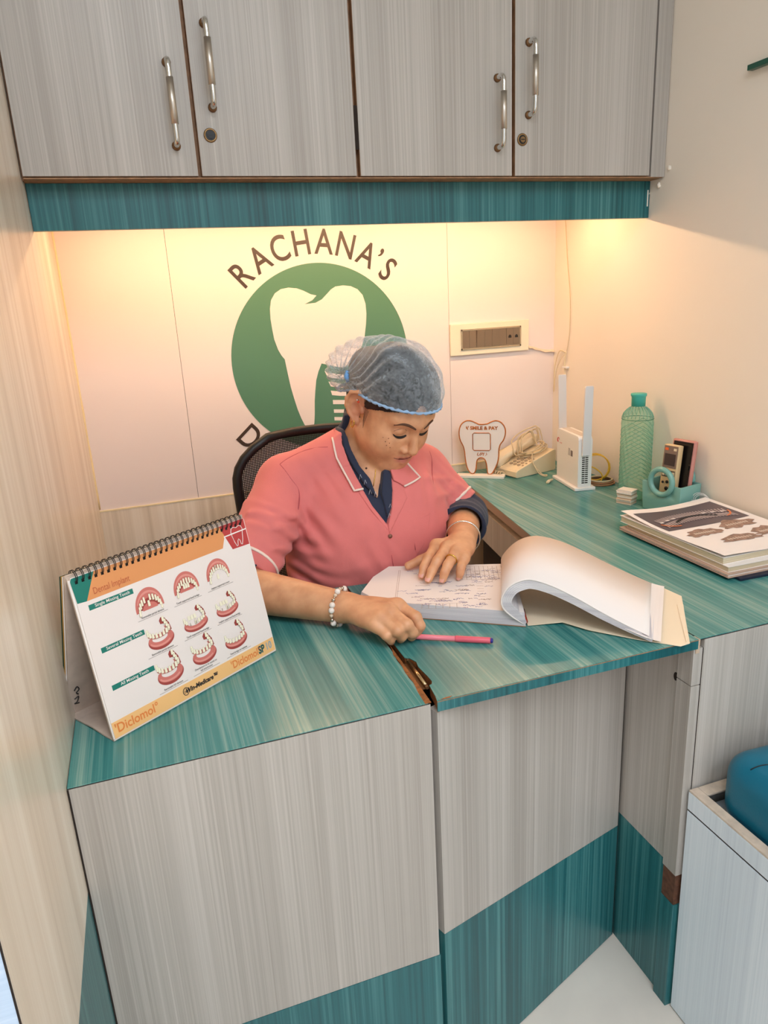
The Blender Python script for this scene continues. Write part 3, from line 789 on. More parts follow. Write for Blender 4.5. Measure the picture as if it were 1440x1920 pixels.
box('foot', (-.006, -.010, .0003), (.156, .050, .0088), M['white'], ro, bev=.002, fr=rfr)
for k in range(17):
    h = .020+k*.0058
    for b0 in (.011, .0205):
        box('vent_slot', (-.0006, b0, h), (.0002, b0+.008, h+.0030), M['darkgap'], rb_, bev=0, fr=rfr)
for k, (a0, h0, h1, tilt) in enumerate(((-.005, .098, .285, .003), (.155, .10, .300, -.006))):
    an_ = bmesh.new()
    bm_prism(an_, [(.008, h0), (.029, h0), (.031, h0+.004), (.031+tilt, h1-.004), (.029+tilt, h1), (.010+tilt, h1), (.008+tilt, h1-.004)], a0-.0035, a0+.0035, lambda a, b, h: rfr(h, a, b), bev=.001)
    A_ = from_bm('antenna', an_, mat('antenna_plastic', (226, 222, 220), .4), ro)
    tube('pivot', [rfr(a0 + (.0036 if k == 0 else -.0036), .019, h0+.008), rfr(a0+(.0075 if k == 0 else -.0075), .019, h0+.008)], .006, M['white'], A_, 12)
nb = lambda a, h: rfr(a, -.0004, h)
tube('logo_mark', [nb(.138-.006*math.cos(t), .118+.006*math.sin(t)) for t in [k*.45 for k in range(11)]], [.0006+.00012*k for k in range(11)], mat('red_print', (206, 40, 36), .4), rb_, 6)
text('airtel', .0075, bpy.data.materials['red_print'], rb_, nb(.120, .112), -R1, UP, 'logo_text', depth=.0002)
box('print_code', (.038, -.0006, .088), (.050, .0002, .104), M['greyink'], rb_, bev=0, fr=rfr)
for k in range(3): box('print_line', (.055+k*.005, -.0006, .088), (.0555+k*.005, .0002, .108), M['greyink'], rb_, bev=0, fr=rfr)

# ================================================================== yellow patch cable and brown coil by the wall
yc = thing('yellow_cable', (1.345, .885, ZD), 'coiled yellow cable standing between the router and the bottle', 'cable')
M['yellow'] = mat('yellow_cable', (226, 178, 52), .4)
def loop(c, r, ax, ay, n=20): return [Vector(c)+Vector(ax)*r*math.cos(2*math.pi*k/n)+Vector(ay)*r*math.sin(2*math.pi*k/n) for k in range(n)]
ya = Vector((.80, -.60, 0))
tube('loop', loop((1.346, .885, ZD+.040), .037, ya, UP), .0019, M['yellow'], yc, 6, True)
tube('loop', loop((1.345, .890, ZD+.041), .038, (.72, -.69, .0), (.1, .1, .99)), .0019, M['yellow'], yc, 6, True)
tube('loop', spline([(1.314, .900, ZD+.012), (1.316, .895, ZD+.036), (1.330, .880, ZD+.044), (1.352, .868, ZD+.024), (1.350, .868, ZD+.004), (1.330, .880, ZD+.003), (1.314, .895, ZD+.012), (1.311, .905, ZD+.02)], 6), .0019, M['yellow'], yc, 6)
br = thing('brown_cable', (1.32, .86, ZD), 'brown cable coiled flat on the counter behind the router', 'cable')
for k in range(3):
    tube('coil', loop((1.342+.001*k, .862, ZD+.0032+.0045*k), .040-.004*k, (1, 0, 0), (0, 1, 0)), .0026, mat('brown_cord', (150, 104, 70), .5) if k == 0 else bpy.data.materials['brown_cord'] if k == 1 else M['ivorydk'], br, 6, True)

# ================================================================== bottle
BO_ = (1.3335, .70, ZD)
bo = thing('water_bottle', BO_, 'ribbed clear green water bottle with a teal cap by the wall', 'bottle')
gl, nt, b_ = newmat('green_bottle_plastic')
b_.inputs['Base Color'].default_value = (.30, .64, .50, 1); b_.inputs['Roughness'].default_value = .12
tr_ = nt.nodes.new('ShaderNodeBsdfTransparent'); tr_.inputs[0].default_value = (.80, .95, .88, 1)
mx_ = nt.nodes.new('ShaderNodeMixShader')
fr_ = nt.nodes.new('ShaderNodeLayerWeight'); fr_.inputs[0].default_value = .35
mr_ = nt.nodes.new('ShaderNodeMapRange'); mr_.inputs[3].default_value = .12; mr_.inputs[4].default_value = .72
nt.links.new(fr_.outputs['Facing'], mr_.inputs[0]); nt.links.new(mr_.outputs[0], mx_.inputs[0])
nt.links.new(tr_.outputs[0], mx_.inputs[1]); nt.links.new(b_.outputs[0], mx_.inputs[2])
nt.links.new(mx_.outputs[0], nt.nodes['Material Output'].inputs['Surface'])
bm = bmesh.new()
pf = [(.032, .0008), (.0375, .004), (.0385, .012)]+[(.0385, .02+.008*k) for k in range(23)]+[(.0375, .212), (.034, .222), (.027, .231), (.0195, .237), (.0165, .240), (.0162, .247)]
bm_lathe(bm, pf, 72, BO_, fn=lambda a, z: 1+(.030*math.sin(18*a+z*95*(1 if (a % (math.pi)) < math.pi/2 else -1))+(.008*math.sin(z*520)) if .02 < z < .232 else 0))
from_bm('body', bm, gl, bo, True)
bm = bmesh.new()
for j in range(15):
    z0_ = .018+.0108*j
    pts = []
    for k in range(64):
        a = 2*math.pi*k/64
        tri = abs(((a*2/math.pi) % 2)-1)
        pts.append((BO_[0]+.0392*math.cos(a+.55), BO_[1]+.0392*math.sin(a+.55), BO_[2]+z0_+.034*tri))
    bm_tube(bm, pts, .0007, 5, True)
for a in [k*math.pi/12 for k in range(24)]:
    bm_tube(bm, [(BO_[0]+r_*math.cos(a+z_*6), BO_[1]+r_*math.sin(a+z_*6), BO_[2]+z_) for r_, z_ in ((.0388, .212), (.0348, .2225), (.0275, .2315), (.020, .2375))], .0008, 5)
from_bm('ribs', bm, mat('green_rib', (134, 188, 164), .2, alpha=.75), bo, True)
tube('shoulder_line', [(BO_[0]+.0390*math.cos(k*math.pi/24), BO_[1]+.0390*math.sin(k*math.pi/24), BO_[2]+.2085) for k in range(48)], .0009, mat('green_rib_dark', (62, 124, 100), .2), bo, 6, True)
capm = mat('teal_cap', (72, 176, 160), .4)
lathe('cap', [(.0170, .2405), (.0172, .262), (.0180, .2645), (.0195, .267), (.0195, .2705), (.0188, .2718), (.010, .2722)], BO_, capm, bo, 32)

# ================================================================== stack of cards beside the basket
cs_ = thing('card_stack', (1.272, .655, ZD), 'small stack of business cards beside the teal basket', 'cards')
SA = Vector((.42, -.905, 0)).normalized(); SB = Vector((SA.y*-1, SA.x, 0))
cardm = [mat('card_cream', (220, 200, 174), .6), mat('card_white', (236, 224, 210), .6), mat('card_tan', (196, 170, 142), .6)]
z = ZD+.0003
rnd = random.Random(5)
for k in range(11):
    th = (.0030, .0034, .0040)[k % 3]
    o = Vector((1.262+rnd.uniform(-.0015, .0015), .676+rnd.uniform(-.002, .002), 0))
    box('card', (0, 0, z), (.040, .030, z+th-.0003), cardm[(k*2) % 3 if k < 8 else 1], cs_, bev=.0003, fr=lambda x, y, zz, o=o: (o+SA*x+SB*y).to_tuple()[:2]+(zz,))
    z += th

# ================================================================== teal ceramic basket with a remote and a phone
KA, KB = Vector((1.286, .606, ZD)), Vector((1.308, .500, ZD))
K1 = (KB-KA).normalized(); K2 = Vector((-K1.y, K1.x, 0)); KL = (KB-KA).length; KW = .070
def kfr(a, b, h): return KA+K1*a+K2*b+UP*h
kb = thing('desk_basket', KA+K1*.05+K2*.035, 'teal ceramic basket with round handles holding a remote and a phone', 'basket')
M['ceramic'] = mat('teal_ceramic', (118, 170, 160), .25, coat=.4)
bm = bmesh.new()
# open box: outer and inner walls with a flared rim
lev_o = [(.0005, .004), (.004, .001), (.03, -.0005), (.075, -.002)]
def ringv(h, e): return [bm.verts.new(kfr(a, b, h)) for a, b in ((e, e), (KL-e, e), (KL-e, KW-e), (e, KW-e))]
ro_ = [ringv(h, e) for h, e in lev_o]; ri_ = [ringv(h, e+.005) for h, e in ((.075, -.002), (.03, -.0005), (.007, .002))]
seq = ro_+ri_
for A, B in zip(seq, seq[1:]):
    for k in range(4): bm.faces.new((A[k], A[(k+1) % 4], B[(k+1) % 4], B[k]))
bm.faces.new(seq[0][::-1]); bm.faces.new(seq[-1])
bmesh.ops.recalc_face_normals(bm, faces=bm.faces)
bmesh.ops.bevel(bm, geom=[e for e in bm.edges], offset=.0018, segments=2, affect='EDGES', profile=.6)
bd_ = from_bm('body', bm, M['ceramic'], kb, True)
# the round hole inside each handle is cut through the wall
bm = bmesh.new()
bm_prism(bm, [(KL*.5+.0275*math.cos(k*math.pi/16), .080+.0275*math.sin(k*math.pi/16)) for k in range(32)], -.03, KW+.03, lambda a, b, h: kfr(a, h, b))
cutter = from_bm('cutter', bm, M['ceramic'])
md = bd_.modifiers.new('hole', 'BOOLEAN'); md.operation = 'DIFFERENCE'; md.object = cutter; md.solver = 'EXACT'
bpy.context.view_layer.update()
nm_ = bpy.data.meshes.new_from_object(bd_.evaluated_get(bpy.context.evaluated_depsgraph_get()))
bd_.modifiers.clear(); bd_.data = nm_; bpy.data.objects.remove(cutter)
for b0 in (-.002, KW+.002):
    tube('handle', [kfr(KL*.50+.031*math.cos(t), b0, .080+.031*math.sin(t)) for t in [k*2*math.pi/28 for k in range(28)]], .0068, M['ceramic'], kb, 12, True)
# remote-like handset
def frame(org, ax, ay, az):
    ax, ay, az = Vector(ax).normalized(), Vector(ay), Vector(az)
    ay = (ay-ax*ay.dot(ax)).normalized(); az = ax.cross(ay)
    return lambda x, y, z_: Vector(org)+ax*x+ay*y+az*z_
rm = thing('remote_control', kfr(.045, .02, .012), 'cream remote control with an orange button standing in the teal basket', 'remote control')
f_ = frame(kfr(.030, .016, .010), K1, (0.10*K2 + UP), K2)
bm = bmesh.new(); bm_box(bm, (0, 0, -.016), (.044, .156, 0), .004, f_)
from_bm('body', bm, mat('cream_remote', (214, 186, 140), .4), rm, True)
fz = .0004 if f_(0, 0, 1).x < f_(0, 0, 0).x else -.0164
def rbx(n, x0, x1, y0, y1, mt): return box(n, (x0, y0, fz-.0003), (x1, y1, fz+.0008), mt, rm, bev=.0002, fr=f_)
rbx('face_plate', .003, .041, .100, .153, mat('grey_face', (126, 106, 92), .4))
rbx('button', .006, .015, .142, .148, mat('orange_button', (226, 104, 48), .4)).location = (K2*-.0008)
rbx('button', .030, .038, .142, .148, M['ivory']).location = (K2*-.0008)
rbx('screen', .007, .037, .106, .134, mat('dark_screen', (66, 54, 50), .2)).location = (K2*-.0008)
rbx('key_panel', .004, .040, .078, .094, mat('dark_keys', (92, 78, 66), .4))
for i in range(4): rbx('key', .006+i*.009, .012+i*.009, .081, .091, M['ivory']).location = (K2*-.0008)
for (x, y, r) in ((.022, .066, .004), (.010, .064, .003), (.034, .064, .003), (.022, .050, .005), (.010, .030, .003), (.034, .030, .003), (.022, .020, .004)):
    bm = bmesh.new(); bm_tube(bm, [f_(x, y, fz), f_(x, y, fz)-K2*.0018], r, 10)
    from_bm('key', bm, M['black'], rm, True)
sp2 = thing('smartphone', kfr(.07, .045, .012), 'smartphone in a pink case leaning in the teal basket', 'phone')
f2 = frame(kfr(.034, .037, .009), K1, (0.12*K2 + UP + K1*.12), K2)
bm = bmesh.new(); bm_box(bm, (0, 0, -.011), (.064, .168, 0), .0045, f2)
from_bm('case', bm, mat('dusty_pink_case', (196, 134, 122), .35), sp2, True)
fz2 = 0 if f2(0, 0, 1).x < f2(0, 0, 0).x else -.011
sg = 1 if fz2 == 0 else -1
box('screen', (.005, .005, fz2-.0002), (.059, .163, fz2+.0006) if sg > 0 else (.059, .163, fz2+.0002), M['blackgloss'], sp2, bev=.0001, fr=f2)
bpy.context.view_layer.update()
sp2.children[-1].location = K2*-.0006
cc = thing('wire_coil', (1.372, .492, ZD), 'thin clear wire curled between the basket and the paper stack', 'wire')
for k in range(3): tube('loop', loop((1.366-.002*k, .492, ZD+.036+.001*k), .016+.002*k, (.6, -.8, 0), (0, .3, .95)), .0007, M['white'], cc, 5, True)

# ================================================================== papers and magazines at the right edge
def stackrect(x0, y0, w, l, rot):
    c, s = math.cos(rot), math.sin(rot)
    return lambda a, b, h: (x0+a*c-b*s, y0+a*s+b*c, h)
fN = stackrect(1.150, .150, .218, .31, -.03)
nf = thing('navy_folder', (1.26, .3, ZD), 'navy blue folder at the bottom of the paper pile', 'folder')
prism('cover', [(0, 0), (.218, 0), (.218, .31), (0, .31)], ZD+.0004, ZD+.0055, mat('navy_card', (24, 32, 54), .45), nf, fN, bev=.0008)
fT = stackrect(1.131, .160, .222, .325, .0)
tf = thing('taupe_folder', (1.24, .33, ZD+.006), 'taupe card folder in the pile above the navy folder', 'folder')
prism('cover', [(0, 0), (.222, 0), (.222, .325), (0, .325)], ZD+.0057, ZD+.0072, mat('taupe_card', (186, 158, 140), .6), tf, fT)
prism('sheets', [(.003, .004), (.220, .004), (.220, .322), (.003, .322)], ZD+.0073, ZD+.0105, M['paper'], tf, fT)
prism('cover', [(0, 0.002), (.222, 0.002), (.222, .325), (0, .325)], ZD+.0106, ZD+.0120, bpy.data.materials['taupe_card'], tf, fT)
pgm = laminate('page_edges', (176, 156, 124), (206, 190, 160), (228, 216, 192), (4, 4, 900), rough=.7, broad=(3, 3, 60))
M['pageedge'] = pgm
for i, (x0, y0, rot, z0, z1, lb) in enumerate(((1.139, .170, -.012, ZD+.0122, ZD+.0238, 'lower cream paged magazine in the pile by the right wall'), (1.137, .182, .010, ZD+.0240, ZD+.0385, 'upper cream paged magazine in the pile under the printed sheet'))):
    fM = stackrect(x0, y0, .22, .30, rot)
    mg = thing('magazine', (1.25, .33, z0), lb, 'magazine', 'magazines in the pile')
    prism('cover', [(0, 0), (.22, 0), (.22, .305), (0, .305)], z0, z0+.0010, M['paper'], mg, fM)
    prism('page_block', [(.001, .001), (.219, .001), (.219, .303), (.001, .303)], z0+.0011, z1-.0011, pgm, mg, fM)
    prism('cover', [(-.001, -.001), (.22, -.001), (.22, .305), (-.001, .305)], z1-.0010, z1, M['paper'], mg, fM)
# printed sheet, gently curled
fS = stackrect(1.135, .178, .22, .31, .0)
ps = thing('printed_sheet', (1.24, .33, ZD+.04), 'printed sheet with a dark dental radiograph on top of the magazine pile', 'sheet')
def sz(a, b): return ZD+.0402+.006*max(0, (a-.10)/.12)**2*(b/.3)+.008*math.exp(-((a)**2+(b-.31)**2)/.004)+.004*math.exp(-((a)**2+(b)**2)/.006)
def sfr(a, b, h):
    x, y, _ = fS(a, b, 0); return (x, y, sz(a, b)+h)
def sheet(name, x0, x1, y0, y1, h, mt, parent, nx=16, ny=18):
    vs, fs = [], []
    for th in (0, -.0003):
        for j in range(ny+1):
            for i in range(nx+1): vs.append(sfr(x0+(x1-x0)*i/nx, y0+(y1-y0)*j/ny, h+th))
    n1 = (nx+1)*(ny+1)
    for j in range(ny):
        for i in range(nx):
            k = j*(nx+1)+i
            fs.append((k, k+1, k+nx+2, k+nx+1)); fs.append((n1+k, n1+k+nx+1, n1+k+nx+2, n1+k+1))
    return mesh(name, vs, fs, mt, parent, True)
shp = sheet('paper', 0, .235, 0, .31, 0, M['paper'], ps)
xr = sheet('radiograph', .012, .222, .165, .282, .0006, mat('radiograph_dark', (92, 80, 86), .35), shp, 14, 10)
rnd = random.Random(9)
bm = bmesh.new()
def sp_poly(poly, h, mi): bm_prism(bm, poly, h+.0006, h+.00075, sfr, mi)
# jaw band, teeth and arcs printed on the radiograph
for k in range(26):
    t = -1+2*k/25; a = .117+t*.085; b = .224-.018*t*t
    for sgn, ln in ((1, .024), (-1, .026)):
        sp_poly([(a-.0024, b+sgn*.004), (a+.0024, b+sgn*.004), (a+.0016+t*.004, b+sgn*ln), (a-.0016+t*.004, b+sgn*ln)][::sgn], .0010, 0)
    if k % 3 == 0 and abs(t) > .3: sp_poly([(a-.004, b+.003), (a+.004, b+.003), (a+.004, b+.009), (a-.004, b+.009)], .0014, 1)
for k in range(14):
    t = -1+2*k/13; a = .117+t*.05; b = .222-.018*t*t
    sp_poly([(a-.0045, b-.004), (a+.0045, b-.003), (a+.0045, b+.004+.002*(k % 2)), (a-.0045, b+.003)], .0012, 2)
for (c0, a0, a1, r_) in (((.055, .215), 200, 275, .036), ((.180, .218), -80, -5, .032)):
    arc = [(c0[0]+r_*math.cos(math.radians(a0+(a1-a0)*k/10)), c0[1]+r_*math.sin(math.radians(a0+(a1-a0)*k/10))) for k in range(11)]
    arc2 = [(c0[0]+(r_-.004)*math.cos(math.radians(a0+(a1-a0)*k/10)), c0[1]+(r_-.004)*math.sin(math.radians(a0+(a1-a0)*k/10))) for k in range(10, -1, -1)]
    sp_poly(arc+arc2, .0014, 3)
from_bm('radiograph_print', bm, [mat('radiograph_mid', (186, 170, 168), .35), mat('radiograph_white', (236, 226, 220), .35), mat('radiograph_black', (34, 28, 32), .35), mat('radiograph_orange', (226, 122, 62), .35)], shp)
M['jawprint'] = mat('jaw_print', (150, 120, 104), .5, var=.4, vscale=120)
for (a, b, w_, h_) in ((.068, .125, .078, .040), (.165, .140, .085, .046), (.105, .070, .090, .034), (.190, .080, .075, .040)):
    bm = bmesh.new()
    poly = []
    r_ = random.Random(int(a*1000))
    for k in range(22):
        t = 2*math.pi*k/22
        rr2 = 1+.22*r_.uniform(-1, 1)
        poly.append((a+w_*.5*rr2*math.cos(t), b+h_*.5*rr2*math.sin(t)-.006*math.cos(2*t)))
    bm_prism(bm, poly, .0007, .0009, sfr)
    for k in range(9): 
        x = a-w_*.32+k*w_*.075
        bm_prism(bm, [(x, b-.002), (x+.0040, b-.002), (x+.0034, b+.006), (x+.0006, b+.006)], .0010, .0012, sfr, 1)
    from_bm('jaw_print', bm, [M['jawprint'], mat('jaw_teeth', (214, 198, 182), .5) if a == .068 else bpy.data.materials['jaw_teeth']], shp)

# ================================================================== open register
bk = thing('open_register', (.64, .28, ZD), 'thick open register with a curled block of pages lying on the flap', 'book')
M['pg'] = mat('register_paper', (240, 228, 220), .65)
edge = laminate('register_page_edges', (176, 168, 172), (206, 198, 200), (226, 220, 218), (3, 3, 1400), rough=.7, broad=(2, 2, 90))
PT = [(.699, .150), (.786, .357), (.700, .393), (.640, .419), (.565, .450), (.520, .412), (.478, .352), (.492, .306), (.545, .262), (.610, .216)]
PB = [(.7005, .1485), (.788, .357), (.701, .395), (.640, .421), (.562, .453), (.514, .412), (.470, .352), (.486, .303), (.544, .259), (.6095, .2135)]
# page block with sloping sides
bm = bmesh.new()
lv = [(ZD+.0022, PB), (ZD+.012, [(a[0]*.5+b[0]*.5, a[1]*.5+b[1]*.5) for a, b in zip(PT, PB)]), (ZD+.0262, PT)]
R_ = [[bm.verts.new((x, y, z)) for x, y in pl_] for z, pl_ in lv]
for A, B in zip(R_, R_[1:]):
    for k in range(len(PT)): bm.faces.new((A[k], A[(k+1) % len(PT)], B[(k+1) % len(PT)], B[k]))
bm.faces.new(R_[0][::-1]); bm.faces.new(R_[-1])
from_bm('page_block', bm, edge, bk)
page = prism('open_page', [(x+(.625-x)*.004, y+(.30-y)*.004) for x, y in PT], ZD+.0263, ZD+.0266, M['pg'], bk)
prism('back_cover', PB, ZD+.0003, ZD+.0021, mat('brown_board', (150, 110, 80), .6), bk)
# printing and handwriting: thin ink strokes lying on the page
sd = Vector((.39, .921, 0)); td = Vector((-.921, .39, 0)); PG0 = Vector((.699, .152, ZD+.0268))
def pgf(a, b, h=0): return PG0+td*a+sd*b+Vector((0, 0, h))
def strokes(name, lines, w, mt):
    vs, fs = [], []
    for ln in lines:
        for (a0, b0), (a1, b1) in zip(ln, ln[1:]):
            d = Vector((a1-a0, b1-b0)); L_ = d.length
            if L_ < 1e-6: continue
            n_ = Vector((-d.y, d.x))/L_*w/2
            k = len(vs)
            vs += [pgf(a0+n_.x, b0+n_.y), pgf(a1+n_.x, b1+n_.y), pgf(a1-n_.x, b1-n_.y), pgf(a0-n_.x, b0-n_.y)]
            fs.append((k, k+1, k+2, k+3))
    return mesh(name, vs, fs, mt, page)
rnd = random.Random(21)
tbl = []
for k in range(11): tbl.append([(.012+k*.0085, .145), (.012+k*.0085, .212)])
for b in (.145, .168, .190, .212): tbl.append([(.012, b), (.097, b)])
for k in range(12): tbl.append([(.105+k*.0, .0+k*.0), (.105, .0)])
tbl.append([(.215, .03), (.215, .20)]); tbl.append([(.218, .03), (.218, .20)])
for k in range(9): tbl.append([(.060, .030+k*.012), (.072, .030+k*.012)])
for k in range(6): tbl.append([(.11+.012*k, .02), (.11+.012*k, .040)])
tbl += [[(.105, .02), (.18, .02)], [(.105, .04), (.18, .04)]]
strokes('printed_rules', tbl, .0006, mat('brown_rule_ink', (176, 146, 124), .7))
def scrib(a, b, n):
    o = []; x = a
    for i in range(n*4):
        o.append((x, b+rnd.uniform(-.0028, .0028))); x += rnd.uniform(.0004, .0016)
    return o
blue, red, brn = [], [], []
for k in range(80):
    a, b = rnd.uniform(.02, .205), rnd.uniform(.02, .195)
    (blue if rnd.random() < .6 else red if rnd.random() < .5 else brn).append(scrib(a, b, rnd.randint(2, 6)))
for k in range(12): brn.append(scrib(rnd.uniform(.012, .085), rnd.uniform(.145, .208), rnd.randint(2, 5)))
for k in range(10): blue.append(scrib(.065+rnd.uniform(-.02, .10), .025+.003*k, 3))
strokes('blue_handwriting', blue, .0007, mat('blue_ink', (110, 106, 160), .7))
strokes('purple_handwriting', red, .0006, mat('purple_ink', (150, 110, 150), .7))
strokes('brown_handwriting', brn, .0006, mat('brown_ink', (140, 104, 84), .7))
# curled block of turned pages
FR = [(.699, .150, .7635), (.677, .158, .780), (.664, .164, .797), (.664, .165, .815), (.674, .160, .834), (.690, .153, .844), (.708, .144, .847), (.735, .125, .838), (.765, .100, .821), (.795, .070, .801), (.822, .042, .785), (.848, .014, .772)]
BK = [(.786, .357, .7635), (.772, .362, .780), (.768, .364, .797), (.778, .360, .815), (.795, .353, .832), (.815, .345, .841), (.838, .335, .842), (.868, .312, .834), (.900, .282, .818), (.930, .248, .800), (.958, .214, .785), (.985, .180, .772)]
FS, BSp = spline(FR, 4), spline(BK, 4)
n_ = len(FS)
def offs(P, Q, d):
    """offset a profile towards the inside of the curl, across the line between front and back"""
    o = []
    for i, p in enumerate(P):
        t = (P[min(i+1, n_-1)]-P[max(i-1, 0)]).normalized()
        ax = (Q[i]-p).normalized()
        nn = t.cross(ax)
        if nn.z > 0 and i > n_*.5: nn = -nn
        o.append((p, nn))
    return o
NL = 6
for L_ in range(NL):
    d0, d1 = .0001+L_*.0030, .0001+(L_+1)*.0030-.0002
    end = n_-2+(0 if L_ < 2 else 1) if L_ != 1 else n_-3
    end = min(end, n_-1)
    vs, fs = [], []
    for i in range(end+1):
        tF = (FS[min(i+1, n_-1)]-FS[max(i-1, 0)]).normalized(); tB = (BSp[min(i+1, n_-1)]-BSp[max(i-1, 0)]).normalized()
        ax = (BSp[i]-FS[i]).normalized()
        nF = ax.cross(tF).normalized(); nB = ax.cross(tB).normalized()
        # inside of the curl = towards the curl centre
        cF = Vector((.705, .14, .805)) if i < n_*.55 else FS[i]-Vector((0, 0, .05))
        if nF.dot(cF-FS[i]) < 0: nF = -nF
        cB = Vector((.83, .335, .80)) if i < n_*.55 else BSp[i]-Vector((0, 0, .05))
        if nB.dot(cB-BSp[i]) < 0: nB = -nB
        fade = 1 if i < n_*.5 else 1-.55*(i-n_*.5)/(n_*.5)
        if i < 4: fade *= .35+.65*i/4
        for d in (d0, d1):
            vs += [FS[i]+nF*d*fade, BSp[i]+nB*d*fade]
    for i in range(end):
        a, b = 4*i, 4*i+4
        fs += [(a, b, b+1, a+1), (a+2, a+3, b+3, b+2), (a, a+2, b+2, b), (a+1, b+1, b+3, a+3)]
    fs += [(0, 1, 3, 2), (4*end, 4*end+2, 4*end+3, 4*end+1)]
    for v in vs: v.z = max(v.z, ZD+.0022)
    mesh('turned_pages', vs, fs, M['pg'] if L_ == 0 else edge, bk, False if L_ else True)
# loose end sheets and the front cover lying under the curl
def slab(name, pts, th, mt):
    bm = bmesh.new()
    lo = [bm.verts.new(p) for p in pts]; hi = [bm.verts.new((p[0], p[1], p[2]+th)) for p in pts]
    n = len(pts); bm.faces.new(lo[::-1]); bm.faces.new(hi)
    for k in range(n): bm.faces.new((lo[k], lo[(k+1) % n], hi[(k+1) % n], hi[k]))
    bmesh.ops.triangulate(bm, faces=[f for f in bm.faces if len(f.verts) > 4])
    return from_bm(name, bm, mt, bk)
for k in range(4):
    e = .006*k
    slab('end_sheet', [(.818+e*.6, .045-e*.5, .7795-k*.0032), (.838+e, .018-e*.6, .7712-k*.0017), (.985+e, .186-e*.4, .7712-k*.0017), (.962+e*.7, .214-e*.4, .7795-k*.0032)], .0004, M['pg'])
cov = mat('cream_cover', (240, 220, 190), .6)
slab('front_cover', [(.705, .150, .7612), (.760, .132, .7640), (.783, .092, .7630), (.838, .031, .7612), (.880, -.009, .7606), (.899, -.007, .7606), (1.008, .139, .7608), (1.003, .200, .7608), (.95, .24, .7612), (.79, .352, .7612)], .0012, cov)
slab('cover_fold', [(.895, -.0035, .7625), (.905, .004, .7625), (.985, .108, .7625), (.975, .112, .7625)], .0006, cov)
tube('spine_tape', [(.704, .156, .7665), (.712, .175, .7665), (.722, .198, .7665)], .0042, mat('red_spine_tape', (150, 48, 30), .5), bk, 8)

# ================================================================== pen
pn = thing('felt_pen', (.57, .15, ZD), 'pink pen with blue end lying under the right hand on the flap', 'pen')
pa, pb = Vector((.492, .1985, ZD+.0058)), Vector((.6235, .1190, ZD+.0058))
pd = (pb-pa).normalized(); pL = (pb-pa).length
tube('barrel', [pa, pa+pd*(pL*.62)], .0044, mat('pink_plastic', (236, 128, 140), .35), pn, 14)
tube('cap', [pa+pd*(pL*.615), pa+pd*(pL*.625), pb-pd*.004, pb-pd*.003], [.0048, .0052, .0050, .0046], mat('rose_plastic', (226, 96, 112), .35), pn, 14)
tube('end_plug', [pb-pd*.0032, pb, pb+pd*.001], [.0040, .0040, .0028], mat('blue_plastic', (48, 44, 140), .35), pn, 12)
tube('tip', [pa-pd*.012, pa-pd*.004, pa], [.0008, .0028, .0040], M['black'], pn, 10)

# ================================================================== office chair
ch = thing('office_chair', (.56, .70, 0), 'black mesh back office chair behind the counter', 'chair')
meshm, nt, b_ = newmat('black_mesh_fabric')
b_.inputs['Base Color'].default_value = (*lin((30, 28, 27)), 1); b_.inputs['Roughness'].default_value = .7
tc = nt.nodes.new('ShaderNodeTexCoord'); mp = nt.nodes.new('ShaderNodeMapping'); mp.inputs['Scale'].default_value = (1, 1, 1)
nt.links.new(tc.outputs['Object'], mp.inputs[0])
sx_ = nt.nodes.new('ShaderNodeSeparateXYZ'); nt.links.new(mp.outputs[0], sx_.inputs[0])
def sinw(out):
    m1 = nt.nodes.new('ShaderNodeMath'); m1.operation = 'MULTIPLY'; m1.inputs[1].default_value = 1600
    m2 = nt.nodes.new('ShaderNodeMath'); m2.operation = 'SINE'
    nt.links.new(out, m1.inputs[0]); nt.links.new(m1.outputs[0], m2.inputs[0]); return m2
sa, sb = sinw(sx_.outputs['X']), sinw(sx_.outputs['Z'])
mm = nt.nodes.new('ShaderNodeMath'); mm.operation = 'MINIMUM'
nt.links.new(sa.outputs[0], mm.inputs[0]); nt.links.new(sb.outputs[0], mm.inputs[1])
gt_ = nt.nodes.new('ShaderNodeMath'); gt_.operation = 'LESS_THAN'; gt_.inputs[1].default_value = .25
nt.links.new(mm.outputs[0], gt_.inputs[0]); nt.links.new(gt_.outputs[0], b_.inputs['Alpha'])
CXc = .512
def back_pt(u, v):
    # u -1..1 across, v 0..1 up; rounded rectangle, slightly wrapped around the sitter
    z = .53+.485*v
    hw = .196*(1-.10*(1-v))
    r = .10
    if v > .78: hw -= .196*.42*(((v-.78)/.22)**2.6)
    if v < .12: hw -= .196*.25*(((.12-v)/.12)**2)
    return Vector((CXc+u*hw, .765+.045*(v-.5)-.045*abs(u)**2.2, z))
vs, fs = [], []
NU, NV = 20, 24
for j in range(NV+1):
    for i in range(NU+1): vs.append(back_pt(-1+2*i/NU, j/NV))
for j in range(NV):
    for i in range(NU): k = j*(NU+1)+i; fs.append((k, k+1, k+NU+2, k+NU+1))
mesh('back_mesh', vs, fs, meshm, ch, True)
rim = [back_pt(-1, j/NV) for j in range(NV+1)]+[back_pt(-1+2*i/8, 1) for i in range(1, 8)]+[back_pt(1, 1-j/NV) for j in range(NV+1)]+[back_pt(1-2*i/8, 0) for i in range(1, 8)]
tube('back_frame', rim, .0105, M['black'], ch, 10, True)
tube('back_post', spline([(CXc, .80, .56), (CXc, .83, .50), (CXc, .80, .42), (CXc, .70, .405)], 5), .022, M['black'], ch, 10)
bm = bmesh.new(); bm_box(bm, (.30, .46, .425), (.74, .76, .475), .02)
from_bm('seat', bm, mat('black_seat_fabric', (30, 29, 30), .8), ch, True)
